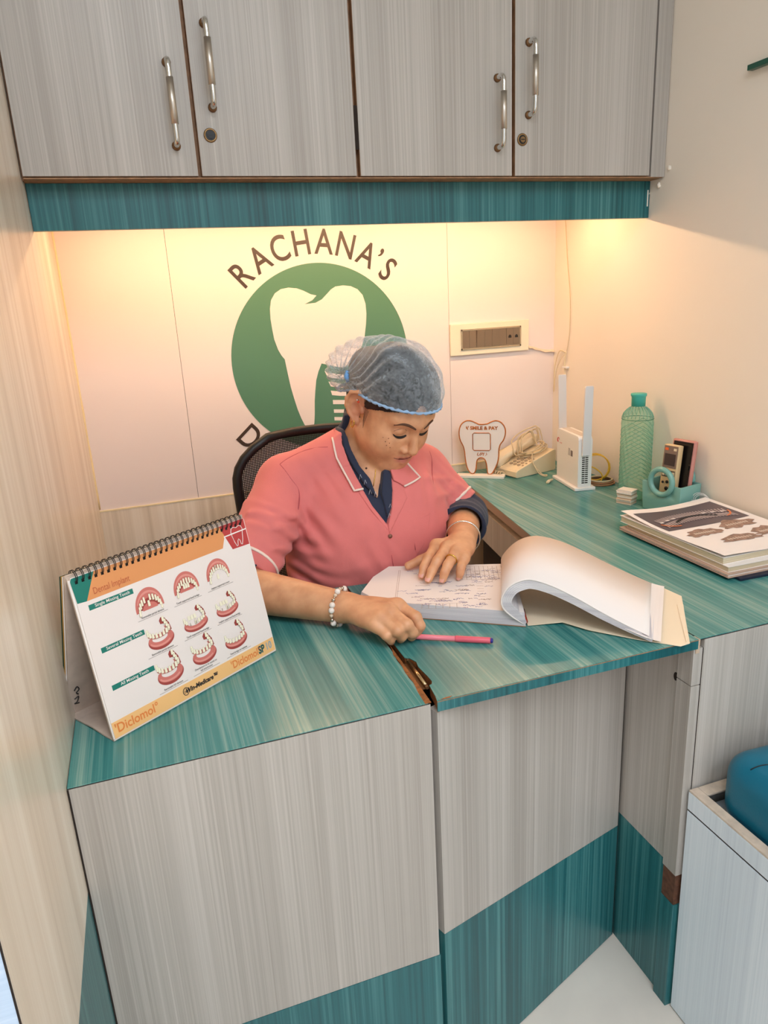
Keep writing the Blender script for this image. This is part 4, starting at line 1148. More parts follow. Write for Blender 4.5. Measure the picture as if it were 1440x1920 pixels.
for x in (.285, .745):
    bm = bmesh.new(); bm_box(bm, (x-.022, .50, .668), (x+.022, .70, .69), .008)
    ar = from_bm('armrest', bm, M['black'], ch, True)
    tube('arm_support', spline([(x, .60, .668), (x, .64, .58), (x+(.03 if x < .5 else -.03), .66, .45), (x+(.08 if x < .5 else -.08), .64, .42)], 5), .013, M['black'], ar, 8)
tube('gas_column', [(CXc, .61, .09), (CXc, .61, .42)], .025, M['black'], ch, 12)
for k in range(5):
    a = 2*math.pi*k/5+.3
    e = Vector((CXc+.24*math.cos(a), .61+.24*math.sin(a), .075))
    tube('base_leg', [(CXc, .61, .10), e], [.026, .016], M['black'], ch, 8)
    tube('caster', [e+Vector((-.012*math.sin(a), .012*math.cos(a), -.048)), e+Vector((.012*math.sin(a), -.012*math.cos(a), -.048))], .0265, M['black'], ch, 14)

# ================================================================== signed-distance modelling (person and clothes)
def V3(*a): return np.array(a, dtype=np.float64)
def nrmz(v): return v/np.linalg.norm(v)

class Cap:      # tapered capsule
    def __init__(s, a, b, ra, rb, k=.01):
        s.a, s.b, s.ra, s.rb, s.k = np.array(a, float), np.array(b, float), ra, rb, k
    def box(s):
        r = max(s.ra, s.rb); return np.minimum(s.a, s.b)-r, np.maximum(s.a, s.b)+r
    def d(s, X, Y, Z):
        ba = s.b-s.a; L2 = ba@ba
        px, py, pz = X-s.a[0], Y-s.a[1], Z-s.a[2]
        t = np.clip((px*ba[0]+py*ba[1]+pz*ba[2])/L2, 0, 1)
        return np.sqrt((px-t*ba[0])**2+(py-t*ba[1])**2+(pz-t*ba[2])**2)-(s.ra+(s.rb-s.ra)*t)

class Ell:      # ellipsoid with axes given as columns of R
    def __init__(s, c, r, R=None, k=.01):
        s.c, s.r, s.R, s.k = np.array(c, float), np.array(r, float), np.eye(3) if R is None else np.array(R), k
    def box(s):
        e = np.sqrt(((s.R*s.r)**2).sum(1)); return s.c-e, s.c+e
    def d(s, X, Y, Z):
        px, py, pz = X-s.c[0], Y-s.c[1], Z-s.c[2]
        q = [px*s.R[0, i]+py*s.R[1, i]+pz*s.R[2, i] for i in range(3)]
        k0 = np.sqrt(sum((q[i]/s.r[i])**2 for i in range(3))); k1 = np.sqrt(sum((q[i]/s.r[i]**2)**2 for i in range(3)))+1e-9
        return k0*(k0-1)/k1

class Cut:      # wraps a primitive that is carved away
    def __init__(s, p, k=.005): s.p, s.k = p, k
    def box(s): return s.p.box()
    def d(s, X, Y, Z): return s.p.d(X, Y, Z)

def smin(a, b, k):
    h = np.maximum(k-np.abs(a-b), 0)/k
    return np.minimum(a, b)-h*h*k*.25

def smax(a, b, k): return -smin(-a, -b, k)

def sd(prims, P, infl=0):
    """distance of points P (n,3) to the blended solid"""
    P = np.atleast_2d(P); X, Y, Z = P[:, 0], P[:, 1], P[:, 2]
    f = np.full(len(P), 1.0)
    for p in prims:
        if isinstance(p, Cut): f = smax(f, -p.d(X, Y, Z), p.k)
        else: f = smin(f, p.d(X, Y, Z), p.k)
    return f-infl

def field(prims, lo, hi, h, infl=0, margin=.03):
    lo, hi = np.array(lo, float), np.array(hi, float)
    n = np.ceil((hi-lo)/h).astype(int)+1
    ax = [(lo[i]+h*np.arange(n[i])).astype(np.float32) for i in range(3)]
    f = np.full(n, .06, np.float32)
    for p in prims:
        b0, b1 = p.box(); m_ = margin+infl
        i0 = np.maximum(np.floor((b0-m_-lo)/h).astype(int), 0); i1 = np.minimum(np.ceil((b1+m_-lo)/h).astype(int)+1, n)
        if (i1 <= i0).any(): continue
        sl = tuple(slice(a, b) for a, b in zip(i0, i1))
        X, Y, Z = ax[0][sl[0]][:, None, None], ax[1][sl[1]][None, :, None], ax[2][sl[2]][None, None, :]
        d = p.d(X, Y, Z).astype(np.float32)
        f[sl] = smax(f[sl], -d, p.k) if isinstance(p, Cut) else smin(f[sl], d, p.k)
    return f-np.float32(infl), ax

def nets(f, ax):
    """naive surface nets: field -> vertices, quads"""
    s = f < 0
    c = s[:-1, :-1, :-1]
    cnt = np.zeros(c.shape, np.uint8)
    for dx in (0, 1):
        for dy in (0, 1):
            for dz in (0, 1):
                cnt += s[dx:s.shape[0]-1+dx, dy:s.shape[1]-1+dy, dz:s.shape[2]-1+dz]
    act = (cnt > 0) & (cnt < 8)
    I, J, K = np.nonzero(act)
    idx = np.full(c.shape, -1, np.int32); idx[I, J, K] = np.arange(len(I))
    acc = np.zeros((len(I), 3)); num = np.zeros(len(I))
    cor = [(0, 0, 0), (1, 0, 0), (0, 1, 0), (1, 1, 0), (0, 0, 1), (1, 0, 1), (0, 1, 1), (1, 1, 1)]
    val = [f[I+a, J+b, K+c_].astype(np.float64) for a, b, c_ in cor]
    for a in range(8):
        for b in range(a+1, 8):
            df = [cor[b][i]-cor[a][i] for i in range(3)]
            if sum(abs(x) for x in df) != 1: continue
            m_ = (val[a] < 0) != (val[b] < 0)
            t = np.where(m_, val[a]/(val[a]-val[b]+1e-20), 0)
            for i in range(3): acc[:, i] += np.where(m_, cor[a][i]+t*df[i], 0)
            num += m_
    acc /= num[:, None]
    h = [float(a[1]-a[0]) for a in ax]
    vs = np.stack([ax[0][0]+(I+acc[:, 0])*h[0], ax[1][0]+(J+acc[:, 1])*h[1], ax[2][0]+(K+acc[:, 2])*h[2]], 1)
    quads = []
    for d in range(3):
        A = [slice(None)]*3; B = [slice(None)]*3
        A[d] = slice(0, -1); B[d] = slice(1, None)
        ch_ = s[tuple(A)] != s[tuple(B)]
        e1, e2 = (d+1) % 3, (d+2) % 3
        g = np.array(np.nonzero(ch_))
        ok = (g[e1] > 0) & (g[e2] > 0) & (g[e1] < c.shape[e1]) & (g[e2] < c.shape[e2])
        g = g[:, ok]
        def at(o1, o2):
            q = g.copy(); q[e1] -= o1; q[e2] -= o2; return idx[q[0], q[1], q[2]]
        q = np.stack([at(1, 1), at(0, 1), at(0, 0), at(1, 0)], 1)
        inside = s[g[0], g[1], g[2]]
        q[~inside] = q[~inside][:, ::-1]
        quads.append(q)
    Q = np.concatenate(quads); Q = Q[(Q >= 0).all(1)]
    return vs, Q

def taubin(vs, Q, it=3):
    n = len(vs)
    E = np.concatenate([Q[:, [0, 1]], Q[:, [1, 2]], Q[:, [2, 3]], Q[:, [3, 0]]]); E = np.concatenate([E, E[:, ::-1]])
    deg = np.bincount(E[:, 0], minlength=n).astype(float)[:, None]; deg[deg == 0] = 1
    for k in range(it):
        for lam in (.5, -.52):
            s_ = np.stack([np.bincount(E[:, 0], weights=vs[E[:, 1], i], minlength=n) for i in range(3)], 1)
            vs = vs+lam*(s_/deg-vs)
    return vs

def np_mesh(name, vs, Q, mats, parent, keep=None, smooth_it=2):
    vs = taubin(vs, Q, smooth_it)
    if keep is not None:
        k = keep(vs); Q = Q[k[Q].all(1)]
    used = np.unique(Q); mp_ = np.full(len(vs), -1, np.int64); mp_[used] = np.arange(len(used))
    vs, Q = vs[used], mp_[Q]
    me = bpy.data.meshes.new(name)
    me.vertices.add(len(vs)); me.vertices.foreach_set('co', vs.astype(np.float32).ravel())
    me.loops.add(Q.size); me.loops.foreach_set('vertex_index', Q.astype(np.int32).ravel())
    me.polygons.add(len(Q)); me.polygons.foreach_set('loop_start', (np.arange(len(Q))*4).astype(np.int32))
    try: me.polygons.foreach_set('loop_total', np.full(len(Q), 4, np.int32))
    except Exception: pass
    me.update(calc_edges=True); me.validate()
    return link(name, me, mats, parent, True), vs

def poly_sd(poly, A, B):
    """signed distance to a closed 2D polygon, negative inside"""
    P = np.array(poly, float); n = len(P)
    d = np.full(A.shape, 1e9); s_ = np.ones(A.shape)
    for i in range(n):
        a, b = P[i], P[i-1]
        ex, ey = b[0]-a[0], b[1]-a[1]; wx, wy = A-a[0], B-a[1]
        t = np.clip((wx*ex+wy*ey)/(ex*ex+ey*ey+1e-12), 0, 1)
        d = np.minimum(d, (wx-ex*t)**2+(wy-ey*t)**2)
        c1, c2, c3 = B >= a[1], B < b[1], ex*wy > ey*wx
        fl_ = (c1 & c2 & c3) | (~c1 & ~c2 & ~c3)
        s_ = np.where(fl_, -s_, s_)
    return s_*np.sqrt(d)

# ------------------------------------------------------------------ body primitives
HO, HS = V3(.6137, .549, 1.0902), .985
_y, _p, _r = .2963, .5638, -.0575
_az = V3(math.sin(_y), -math.cos(_y), 0); _z = V3(0, 0, 1)
HF = _az*math.cos(_p)-_z*math.sin(_p); _u = _az*math.sin(_p)+_z*math.cos(_p); _l = np.cross(_u, HF)
HL = _l*math.cos(_r)+_u*math.sin(_r); HU = -_l*math.sin(_r)+_u*math.cos(_r)
HR = np.stack([HL, HF, HU], 1)
def hw(x, y, z): return HO+HS*(HL*x+HF*y+HU*z)
def hE(c, r, k=.01, tilt=None):
    R = HR if tilt is None else HR@tilt
    return Ell(hw(*c), np.array(r)*HS, R, k)
def hC(a, b, ra, rb, k=.01): return Cap(hw(*a), hw(*b), ra*HS, rb*HS, k)
def rotm(ax, deg):
    return np.array(Matrix.Rotation(math.radians(deg), 3, ax))

NB = V3(.578, .610, .985)                      # base of the neck
SR, SLh = V3(.408, .605, .938), V3(.714, .650, .914)
ER, WRr = V3(.264, .425, .806), V3(.422, .285, .795)
EL, WLl = V3(.790, .585, .818), V3(.706, .405, .826)

HEAD = [
    hE((0, .004, .045), (.0735, .094, .080), .02),
    hE((0, .040, -.018), (.062, .056, .075), .03),
    hE((0, .036, -.056), (.056, .050, .042), .025),
    hE((-.034, .058, -.036), (.030, .030, .032), .03), hE((.034, .058, -.036), (.030, .030, .032), .03),
    hE((0, .079, -.084), (.021, .017, .017), .02),
    hE((0, .040, -.088), (.036, .034, .016), .02),
    hC((-.056, .010, -.045), (-.020, .070, -.088), .014, .014, .02), hC((.056, .010, -.045), (.020, .070, -.088), .014, .014, .02),
    hC((-.040, .076, .028), (0, .090, .026), .010, .012, .018), hC((.040, .076, .028), (0, .090, .026), .010, .012, .018),
    Cut(hE((-.031, .1075, .006), (.021, .0185, .0135)), .012), Cut(hE((.031, .1075, .006), (.021, .0185, .0135)), .012),
    hE((-.0305, .0805, .0045), (.0155, .0130, .0120), .003), hE((.0305, .0805, .0045), (.0155, .0130, .0120), .003),
    hC((0, .093, .016), (0, .1100, -.022), .0062, .0084, .010),
    hE((0, .1115, -.0300), (.0108, .0100, .0095), .006),
    hE((-.0125, .1000, -.0345), (.0080, .0090, .0078), .004), hE((.0125, .1000, -.0345), (.0080, .0090, .0078), .004),
    Cut(hE((-.0065, .1070, -.0420), (.0032, .0045, .0030)), .003), Cut(hE((.0065, .1070, -.0420), (.0032, .0045, .0030)), .003),
    hE((0, .0800, -.0620), (.030, .0165, .0200), .015),
    hC((-.0215, .0845, -.0590), (-.006, .0970, -.0532), .0034, .0056, .003), hC((.0215, .0845, -.0590), (.006, .0970, -.0532), .0034, .0056, .003),
    hC((-.006, .0970, -.0532), (.006, .0970, -.0532), .0056, .0056, .003),
    hC((-.0175, .0845, -.0655), (0, .0960, -.0680), .0044, .0078, .003), hC((.0175, .0845, -.0655), (0, .0960, -.0680), .0044, .0078, .003),
    Cut(hC((-.0255, .0870, -.0580), (0, .1040, -.0605), .0014, .0019), .002), Cut(hC((.0255, .0870, -.0580), (0, .1040, -.0605), .0014, .0019), .002),
]
for s_ in (-1, 1):   # ears: thin flared shell, rolled helix, lobe and hollow
    eR = rotm('Z', s_*34)@rotm('X', 10)
    def ew(x, y, z): return tuple(np.array((s_*.0765, .000, .003))+eR@np.array((s_*x, y, z)))
    HEAD.append(hE(ew(.000, -.006, .002), (.0055, .0175, .0290), .006, eR))
    hx_ = [(.002, .012, .010), (.004, .010, .026), (.005, -.002, .0345), (.006, -.016, .0300), (.006, -.0235, .014), (.005, -.0225, -.002), (.004, -.015, -.016), (.003, -.006, -.027)]
    HEAD += [hC(ew(*p0), ew(*p1), .0036, .0036, .003) for p0, p1 in zip(hx_, hx_[1:])]
    HEAD += [hE(ew(.002, .001, -.030), (.0050, .0085, .0100), .005, eR), hE(ew(.003, .0115, -.004), (.0035, .0045, .0070), .004, eR),
             Cut(hE(ew(.0065, -.003, .000), (.0055, .0085, .0130), tilt=eR), .003), Cut(hE(ew(.0068, -.008, .018), (.0040, .0090, .0090), tilt=eR), .003)]
NECK = [Cap(hw(0, -.026, -.030), NB+V3(.0, .0, -.02), .049, .055, .025), Cap(hw(0, .004, -.080), V3(.583, .570, .945), .032, .045, .02)]
TORSO = [
    Ell((.572, .610, .865), (.158, .102, .130), None, .04),
    Cap(SR, NB+V3(-.02, .01, -.03), .050, .058, .03), Cap(NB+V3(.02, .01, -.03), SLh, .058, .049, .03),
    Cap((.545, .615, .995), (.480, .615, .955), .040, .045, .03), Cap((.610, .620, .990), (.665, .630, .945), .040, .045, .03),
    Ell((.500, .555, .845), (.082, .072, .085), None, .05), Ell((.640, .560, .835), (.080, .072, .085), None, .05),
    Ell((.560, .590, .745), (.158, .118, .150), None, .06),
    Ell((.560, .620, .580), (.180, .150, .140), None, .06),
]
ARM_R = Cap(SR, ER, .049, .041, .02); FORE_R = Cap(ER, WRr, .0430, .0275, .012)
ARM_L = Cap(SLh, EL, .048, .041, .02); FORE_L = Cap(EL, WLl, .0410, .0260, .012)

# ------------------------------------------------------------------ hands (palm + five fingers each)
def finger(pts, r):
    P = [V3(*p) for p in pts]
    return [Cap(a, b, r[i], r[i+1], .0035) for i, (a, b) in enumerate(zip(P, P[1:]))]
def mid(a, b, t=.5): return tuple(np.array(a)*(1-t)+np.array(b)*t)
R_MCP = [(.503, .226, .8055), (.482, .207, .8085), (.465, .197, .8045), (.453, .194, .796)]
R_PIP = [(.520, .187, .7985), (.497, .166, .7985), (.480, .164, .793), (.464, .171, .785)]
R_DIP = [(.5245, .180, .785), (.507, .168, .782), (.489, .170, .779), (.471, .174, .7755)]
R_TIP = [(.5195, .184, .7715), (.5085, .178, .7700), (.491, .1815, .7685), (.474, .181, .7675)]
HAND_R = []
for m1, p1, d1, t1, s_ in zip(R_MCP, R_PIP, R_DIP, R_TIP, (1, 1.02, 1, .88)):
    HAND_R += finger([m1, p1, d1, t1], [.0112*s_, .0098*s_, .0086*s_, .0076*s_])
    HAND_R.append(Cap(V3(*WRr)+(V3(*m1)-V3(.478, .206, .804))*.35+V3(.012, -.012, .002), m1, .0165, .0112*s_, .013))
HAND_R += finger([(.448, .262, .784), (.482, .238, .778), (.508, .212, .7725), (.5225, .1935, .7690)], [.0150, .0115, .0095, .0078])
HAND_R.append(Ell((.462, .233, .797), (.033, .036, .0145), np.array(Matrix.Rotation(math.radians(-40), 3, 'Z')), .015))
L_MCP = [(.651, .408, .8300), (.664, .384, .8325), (.672, .360, .8300), (.677, .338, .8230)]
L_PIP = [(.620, .374, .8210), (.628, .349, .8225), (.640, .328, .8195), (.663, .321, .8130)]
L_DIP = [(.606, .362, .8085), (.612, .338, .8090), (.630, .3215, .8075), (.660, .319, .8035)]
L_TIP = [(.598, .354, .7965), (.602, .331, .7965), (.625, .319, .7965), (.659, .3205, .7955)]
HAND_L = []
for m1, p1, d1, t1, s_ in zip(L_MCP, L_PIP, L_DIP, L_TIP, (1, 1.02, .97, .86)):
    HAND_L += finger([m1, p1, d1, t1], [.0108*s_, .0094*s_, .0084*s_, .0072*s_])
    HAND_L.append(Cap(V3(*WLl)+(V3(*m1)-V3(.667, .373, .829))*.4+V3(-.006, -.006, .001), m1, .0155, .0108*s_, .012))
HAND_L += finger([(.690, .415, .818), (.655, .418, .811), (.620, .414, .803), (.592, .410, .7975)], [.0135, .0110, .0094, .0076])
HAND_L.append(Ell((.683, .385, .822), (.028, .030, .0140), np.array(Matrix.Rotation(math.radians(30), 3, 'Z')), .012))

# ------------------------------------------------------------------ the person
pr = thing('person', (.565, .62, .45), 'seated person in a pink tunic and hair net writing in the register', 'person')
skin, nt, b_ = newmat('skin')
at_ = nt.nodes.new('ShaderNodeAttribute'); at_.attribute_name = 'tint'
nz = nt.nodes.new('ShaderNodeTexNoise'); nz.inputs['Scale'].default_value = 45; nz.inputs['Detail'].default_value = 5
tc = nt.nodes.new('ShaderNodeTexCoord'); nt.links.new(tc.outputs['Object'], nz.inputs['Vector'])
rp_ = nt.nodes.new('ShaderNodeValToRGB')
rp_.color_ramp.elements[0].position = .3; rp_.color_ramp.elements[1].position = .72
rp_.color_ramp.elements[0].color = (*lin((204, 144, 104)), 1); rp_.color_ramp.elements[1].color = (*lin((226, 168, 126)), 1)
nt.links.new(nz.outputs['Fac'], rp_.inputs[0])
mxs = nt.nodes.new('ShaderNodeMix'); mxs.data_type = 'RGBA'
mxs.inputs[7].default_value = (*lin((196, 112, 98)), 1)
nt.links.new(at_.outputs['Fac'], mxs.inputs[0]); nt.links.new(rp_.outputs[0], mxs.inputs[6])
nt.links.new(mxs.outputs[2], b_.inputs['Base Color'])
b_.inputs['Roughness'].default_value = .48
b_.inputs['Subsurface Weight'].default_value = .12; b_.inputs['Subsurface Radius'].default_value = (.010, .004, .002); b_.inputs['Subsurface Scale'].default_value = .4
bmp = nt.nodes.new('ShaderNodeBump'); bmp.inputs['Strength'].default_value = .12; bmp.inputs['Distance'].default_value = .001
nz2 = nt.nodes.new('ShaderNodeTexNoise'); nz2.inputs['Scale'].default_value = 500; nt.links.new(tc.outputs['Object'], nz2.inputs['Vector'])
nt.links.new(nz2.outputs['Fac'], bmp.inputs['Height']); nt.links.new(bmp.outputs[0], b_.inputs['Normal'])

BODY = TORSO+[ARM_R, FORE_R, ARM_L, FORE_L]+NECK+HEAD+HAND_R+HAND_L
f, ax = field(BODY, (.21, .14, .70), (.86, .745, 1.20), .0021)
vs, Q = nets(f, ax); del f
body, bvs = np_mesh('body', vs, Q, skin, pr, smooth_it=1)
# lip and ear tint from the position in the head frame
q = (bvs-HO)@HR/HS
tint = np.zeros(len(bvs))
lip = np.exp(-((q[:, 0]/.020)**4)-(((q[:, 2]+.0605)/.0085)**4))*(q[:, 1] > .078)
ear = .35*np.exp(-(((np.abs(q[:, 0])-.076)/.012)**4)-((q[:, 2]/.03)**4))*(q[:, 1] < .02)*(q[:, 1] > -.03)
tint = np.clip(.95*lip+ear, 0, 1)
at = body.data.attributes.new('tint', 'FLOAT', 'POINT'); at.data.foreach_set('value', tint.astype(np.float32))

def on_head(x, z, off=.0004, y0=.14, dirn=-1):
    """march along the face direction onto the head surface"""
    y = y0
    for k in range(80):
        d = float(sd(HEAD, hw(x, y, z))[0])
        if d < 2e-4: break
        y -= d*.8
    return Vector(hw(x, y+off, z))
M['hair'] = mat('black_hair', (20, 15, 13), .5); M['brow'] = mat('brow_hair', (88, 56, 38), .8)
for s_ in (-1, 1):
    bw_ = [(s_*x, z) for x, z in ((.010, .0215), (.018, .0255), (.028, .0285), (.039, .0280), (.050, .0205))]
    tube('eyebrow', spline([on_head(x, z, .0003) for x, z in bw_], 4), [.0010+.0020*math.sin(math.pi*min(1, (i+2)/18)) for i in range(17)], M['brow'], pr, 6, flat=.5)
    ll = [(s_*x, z) for x, z in ((.0165, -.0015), (.022, -.0050), (.030, -.0066), (.038, -.0052), (.0445, -.0010))]
    tube('eyelashes', spline([on_head(x, z, .0008) for x, z in ll], 4), [.0007+.0018*math.sin(math.pi*(.15+.85*i/16)) for i in range(17)], M['hair'], pr, 6)
    lid = [(s_*x, z) for x, z in ((.0175, .0085), (.024, .0125), (.031, .0135), (.039, .0115), (.045, .0060))]
    tube('eyelid_crease', spline([on_head(x, z, -.0004) for x, z in lid], 4), .0006, mat('lid_shadow', (120, 76, 56), .6) if s_ < 0 else bpy.data.materials['lid_shadow'], pr, 5)
tube('mouth_line', spline([on_head(x, z, -.0006) for x, z in ((-.0255, -.0572), (-.014, -.0600), (0, -.0600), (.014, -.0600), (.0255, -.0572))], 4), .0009, mat('mouth_dark', (104, 52, 44), .6), pr, 5)
for k, (x, z, r) in enumerate(((-.050, -.012, .0011), (-.054, -.020, .0013), (-.047, -.021, .0010), (-.051, -.027, .0011), (-.058, -.014, .0009), (-.044, -.030, .0009))):
    p = on_head(x, z, .00005); tube('freckle', [p-Vector(HF)*.0006, p+Vector(HF)*.0003], r, mat('freckle_brown', (140, 84, 56), .6) if k == 0 else bpy.data.materials['freckle_brown'], pr, 7)

# hair under the net
hp = [hE((0, .0065, .049), (.0790, .0990, .0830), .02), hE((0, -.095, .030), (.042, .035, .040), .03), hE((0, -.03, .0), (.070, .070, .06), .03)]
f, ax = field(hp, HO-.19, HO+.19, .003)
vs, Q = nets(f, ax)
def keep_hair(v):
    q = (v-HO)@HR/HS
    line = np.where(np.abs(q[:, 0]) > .045, .012+.60*np.maximum(q[:, 1]-.022, 0), .052+.020*np.exp(-((q[:, 0]+.012)/.012)**2))
    line = np.where(q[:, 1] < .0, -.045, line)
    near_ear = (np.abs(q[:, 0]) > .062) & (q[:, 1] < .012) & (q[:, 1] > -.03)
    line = np.where(near_ear, .034, line)
    part = (np.abs(q[:, 0]+.004) < .0) 
    return (q[:, 2] > line) & ~part
np_mesh('hair', vs, Q, M['hair'], pr, keep_hair)
for k in range(5):
    p0 = hw(-.0750, .020+.003*k, .016); p1 = hw(-.0705, .022+.0015*k, -.016-.003*k)
    tube('hair_strand', [Vector(p0), Vector((p0+p1)/2+HL*-.0005), Vector(p1)], .0003, M['hair'], pr, 5)

# hair net
cap, nt, b_ = newmat('hair_net_fabric')
b_.inputs['Base Color'].default_value = (*lin((216, 226, 234)), 1); b_.inputs['Roughness'].default_value = .7
tc = nt.nodes.new('ShaderNodeTexCoord')
n1 = nt.nodes.new('ShaderNodeTexNoise'); n1.inputs['Scale'].default_value = 420; n1.inputs['Detail'].default_value = 6; n1.inputs['Roughness'].default_value = .75
n1.inputs['Distortion'].default_value = 1.5
nt.links.new(tc.outputs['Object'], n1.inputs['Vector'])
n2 = nt.nodes.new('ShaderNodeTexNoise'); n2.inputs['Scale'].default_value = 75; n2.inputs['Detail'].default_value = 4; n2.inputs['Distortion'].default_value = 2.0
nt.links.new(tc.outputs['Object'], n2.inputs['Vector'])
ad = nt.nodes.new('ShaderNodeMath'); ad.operation = 'ADD'
nt.links.new(n1.outputs['Fac'], ad.inputs[0]); nt.links.new(n2.outputs['Fac'], ad.inputs[1])
mr = nt.nodes.new('ShaderNodeMapRange'); mr.inputs[1].default_value = .75; mr.inputs[2].default_value = 1.25; mr.inputs[3].default_value = .02; mr.inputs[4].default_value = .25
nt.links.new(ad.outputs[0], mr.inputs[0])
lw = nt.nodes.new('ShaderNodeLayerWeight'); lw.inputs[0].default_value = .30
pw = nt.nodes.new('ShaderNodeMath'); pw.operation = 'MULTIPLY_ADD'; pw.inputs[1].default_value = .62
nt.links.new(lw.outputs['Facing'], pw.inputs[0]); nt.links.new(mr.outputs[0], pw.inputs[2])
cl = nt.nodes.new('ShaderNodeClamp'); nt.links.new(pw.outputs[0], cl.inputs[0])
nt.links.new(cl.outputs[0], b_.inputs['Alpha'])
bmp = nt.nodes.new('ShaderNodeBump'); bmp.inputs['Strength'].default_value = .5; bmp.inputs['Distance'].default_value = .003
nt.links.new(n2.outputs['Fac'], bmp.inputs['Height']); nt.links.new(bmp.outputs[0], b_.inputs['Normal'])
cp = [hE((0, .004, .050), (.0855, .1060, .0910), .02), hE((-.022, -.090, .030), (.062, .055, .056), .05), hE((-.060, -.098, .025), (.030, .032, .034), .03)]
f, ax = field(cp, HO-.22, HO+.22, .0026)
vs, Q = nets(f, ax)
q = (vs-HO)@HR/HS
# gathered folds that radiate from the knot behind the ear
kn = np.array((-.075, -.055, .030)); dv = q-kn; rr3 = np.linalg.norm(dv, axis=1)
ang = np.arctan2(dv[:, 2], dv[:, 1])
amp = .0042*np.exp(-rr3/.07)+.0011
rad = (q-np.array((0, -.02, .04))); rad /= np.linalg.norm(rad, axis=1)[:, None]
wv = np.sin(ang*23+6*np.sin(rr3*40))*amp+.0016*np.sin(q[:, 0]*130+q[:, 2]*70)*np.exp(-((q[:, 2]-.12)/.05)**2)
vs = vs+(rad@HR.T)*wv[:, None]*HS
def rimz(q): return .034+.26*q[:, 1]+.010*np.clip((np.abs(q[:, 0])-.05)/.03, 0, 1)*(q[:, 1] > 0)*0-.030*np.clip((-q[:, 1]-.02)/.06, 0, 1)
def keep_cap(v):
    q = (v-HO)@HR/HS; return q[:, 2] > rimz(q)
net, _ = np_mesh('hair_net', vs, Q, cap, pr, keep_cap, 0)
# ruffled elastic rim
rim = []
for k in range(120):
    a = 2*math.pi*k/120
    lo_, hi_ = .04, .16
    x_, y_ = math.sin(a), math.cos(a)
    # march outwards-in to the net surface at rim height
    for it in range(26):
        m_ = (lo_+hi_)/2
        qq = np.array([[x_*m_, y_*m_, 0]]); z_ = float(rimz(qq)[0])
        if float(sd(cp, hw(x_*m_, y_*m_, z_))[0]) < 0: lo_ = m_
        else: hi_ = m_
    qq = np.array([[x_*lo_, y_*lo_, 0]]); z_ = float(rimz(qq)[0])
    rim.append(Vector(hw(x_*(lo_-.001), y_*(lo_-.001), z_+.0010*math.sin(k*2.2))))
tube('net_rim', rim, [.0028+.0010*math.sin(k*2.6) for k in range(120)], mat('blue_elastic', (150, 182, 216), .7), net, 6, True)
tube('net_knot', [Vector(hw(-.082, -.045, .030)), Vector(hw(-.086, -.050, .040)), Vector(hw(-.084, -.056, .050))], [.003, .0055, .003], mat('blue_knot', (112, 164, 220), .7), net, 7)

# ------------------------------------------------------------------ clothes
def prism_xz(poly, ymax):
    def d(X, Y, Z):
        A, B = np.broadcast_arrays(X, Z)
        return np.maximum(poly_sd(poly, A.astype(float), B.astype(float)), Y-ymax)
    return d
def axg(ax): return ax[0][:, None, None], ax[1][None, :, None], ax[2][None, None, :]
def plane_cut(f, ax, p, n):
    X, Y, Z = axg(ax); n = nrmz(np.array(n, float))
    return np.maximum(f, ((X-p[0])*n[0]+(Y-p[1])*n[1]+(Z-p[2])*n[2]).astype(np.float32))
def layer(name, poly, t0, mt, parent, ymax=.62, prims=None, h=.0022, rnd_=.0015):
    """cloth laid on the torso: blended torso inflated to t0, limited to a polygon seen from the front"""
    P = np.array(poly)
    lo = (P[:, 0].min()-.01, .42, P[:, 1].min()-.01); hi = (P[:, 0].max()+.01, ymax+.01, P[:, 1].max()+.01)
    f, ax = field(prims or CLOTH, lo, hi, h, t0)
    X, Y, Z = axg(ax)
    g = prism_xz(poly, ymax)(X, Y, Z)
    f = smax(f, g.astype(np.float32), rnd_)
    vs, Q = nets(f, ax)
    # leave only the outward side
    o, _ = np_mesh(name, vs, Q, mt, parent, None, 2)
    return o
def on_cloth(x, z, infl, prims=None, y0=.36):
    y = y0
    for k in range(120):
        d = float(sd(prims or CLOTH, (x, y, z), infl)[0])
        if d < 2e-4: break
        y += d*.8
    return Vector((x, y, z))
CLOTH = TORSO+[ARM_R, ARM_L]
def fabric(name, c, c2, rough=.8):
    m_ = mat(name, c, rough, bump=.25, bscale=900, var=.06, vscale=12, sheen=.15)
    return m_
M['pink'] = fabric('pink_cotton', (220, 120, 116), None)
M['navy'] = fabric('navy_denim', (36, 44, 66), None)
M['piping'] = mat('white_piping', (236, 216, 204), .7)
# navy shirt
SHV = [(.522, 1.075), (.5255, 1.030), (.5325, .992), (.5488, .958), (.5662, .914), (.5765, .930), (.5905, .968), (.600, 1.00), (.60, 1.075)]
ARML2 = [Cap(SLh, EL, .048, .047, .02), Cap(EL, EL+(WLl-EL)*.45, .047, .042, .012)]
ARMR2 = [Cap(SR, ER, .045, .044, .02), Cap(ER, ER+(WRr-ER)*.25, .0445, .0445, .012)]
f, ax = field(TORSO+ARML2+ARMR2+[Cap(NB+V3(0, .012, -.02), hw(0, -.030, -.055), .056, .054, .02)], (.20, .33, .70), (.87, .76, 1.08), .003, .006)
X, Y, Z = axg(ax)
f = smax(f, -prism_xz(SHV, .60)(X, Y, Z).astype(np.float32), .003)
f = np.where(X > .64+0*Y+0*Z, plane_cut(f, ax, EL+(WLl-EL)*.42, WLl-EL), f)
f = np.where(X < .40+0*Y+0*Z, plane_cut(f, ax, ER+(WRr-ER)*.20, WRr-ER), f)
f = plane_cut(f, ax, hw(0, -.02, -.052), HU*.6+V3(0, 0, .4))
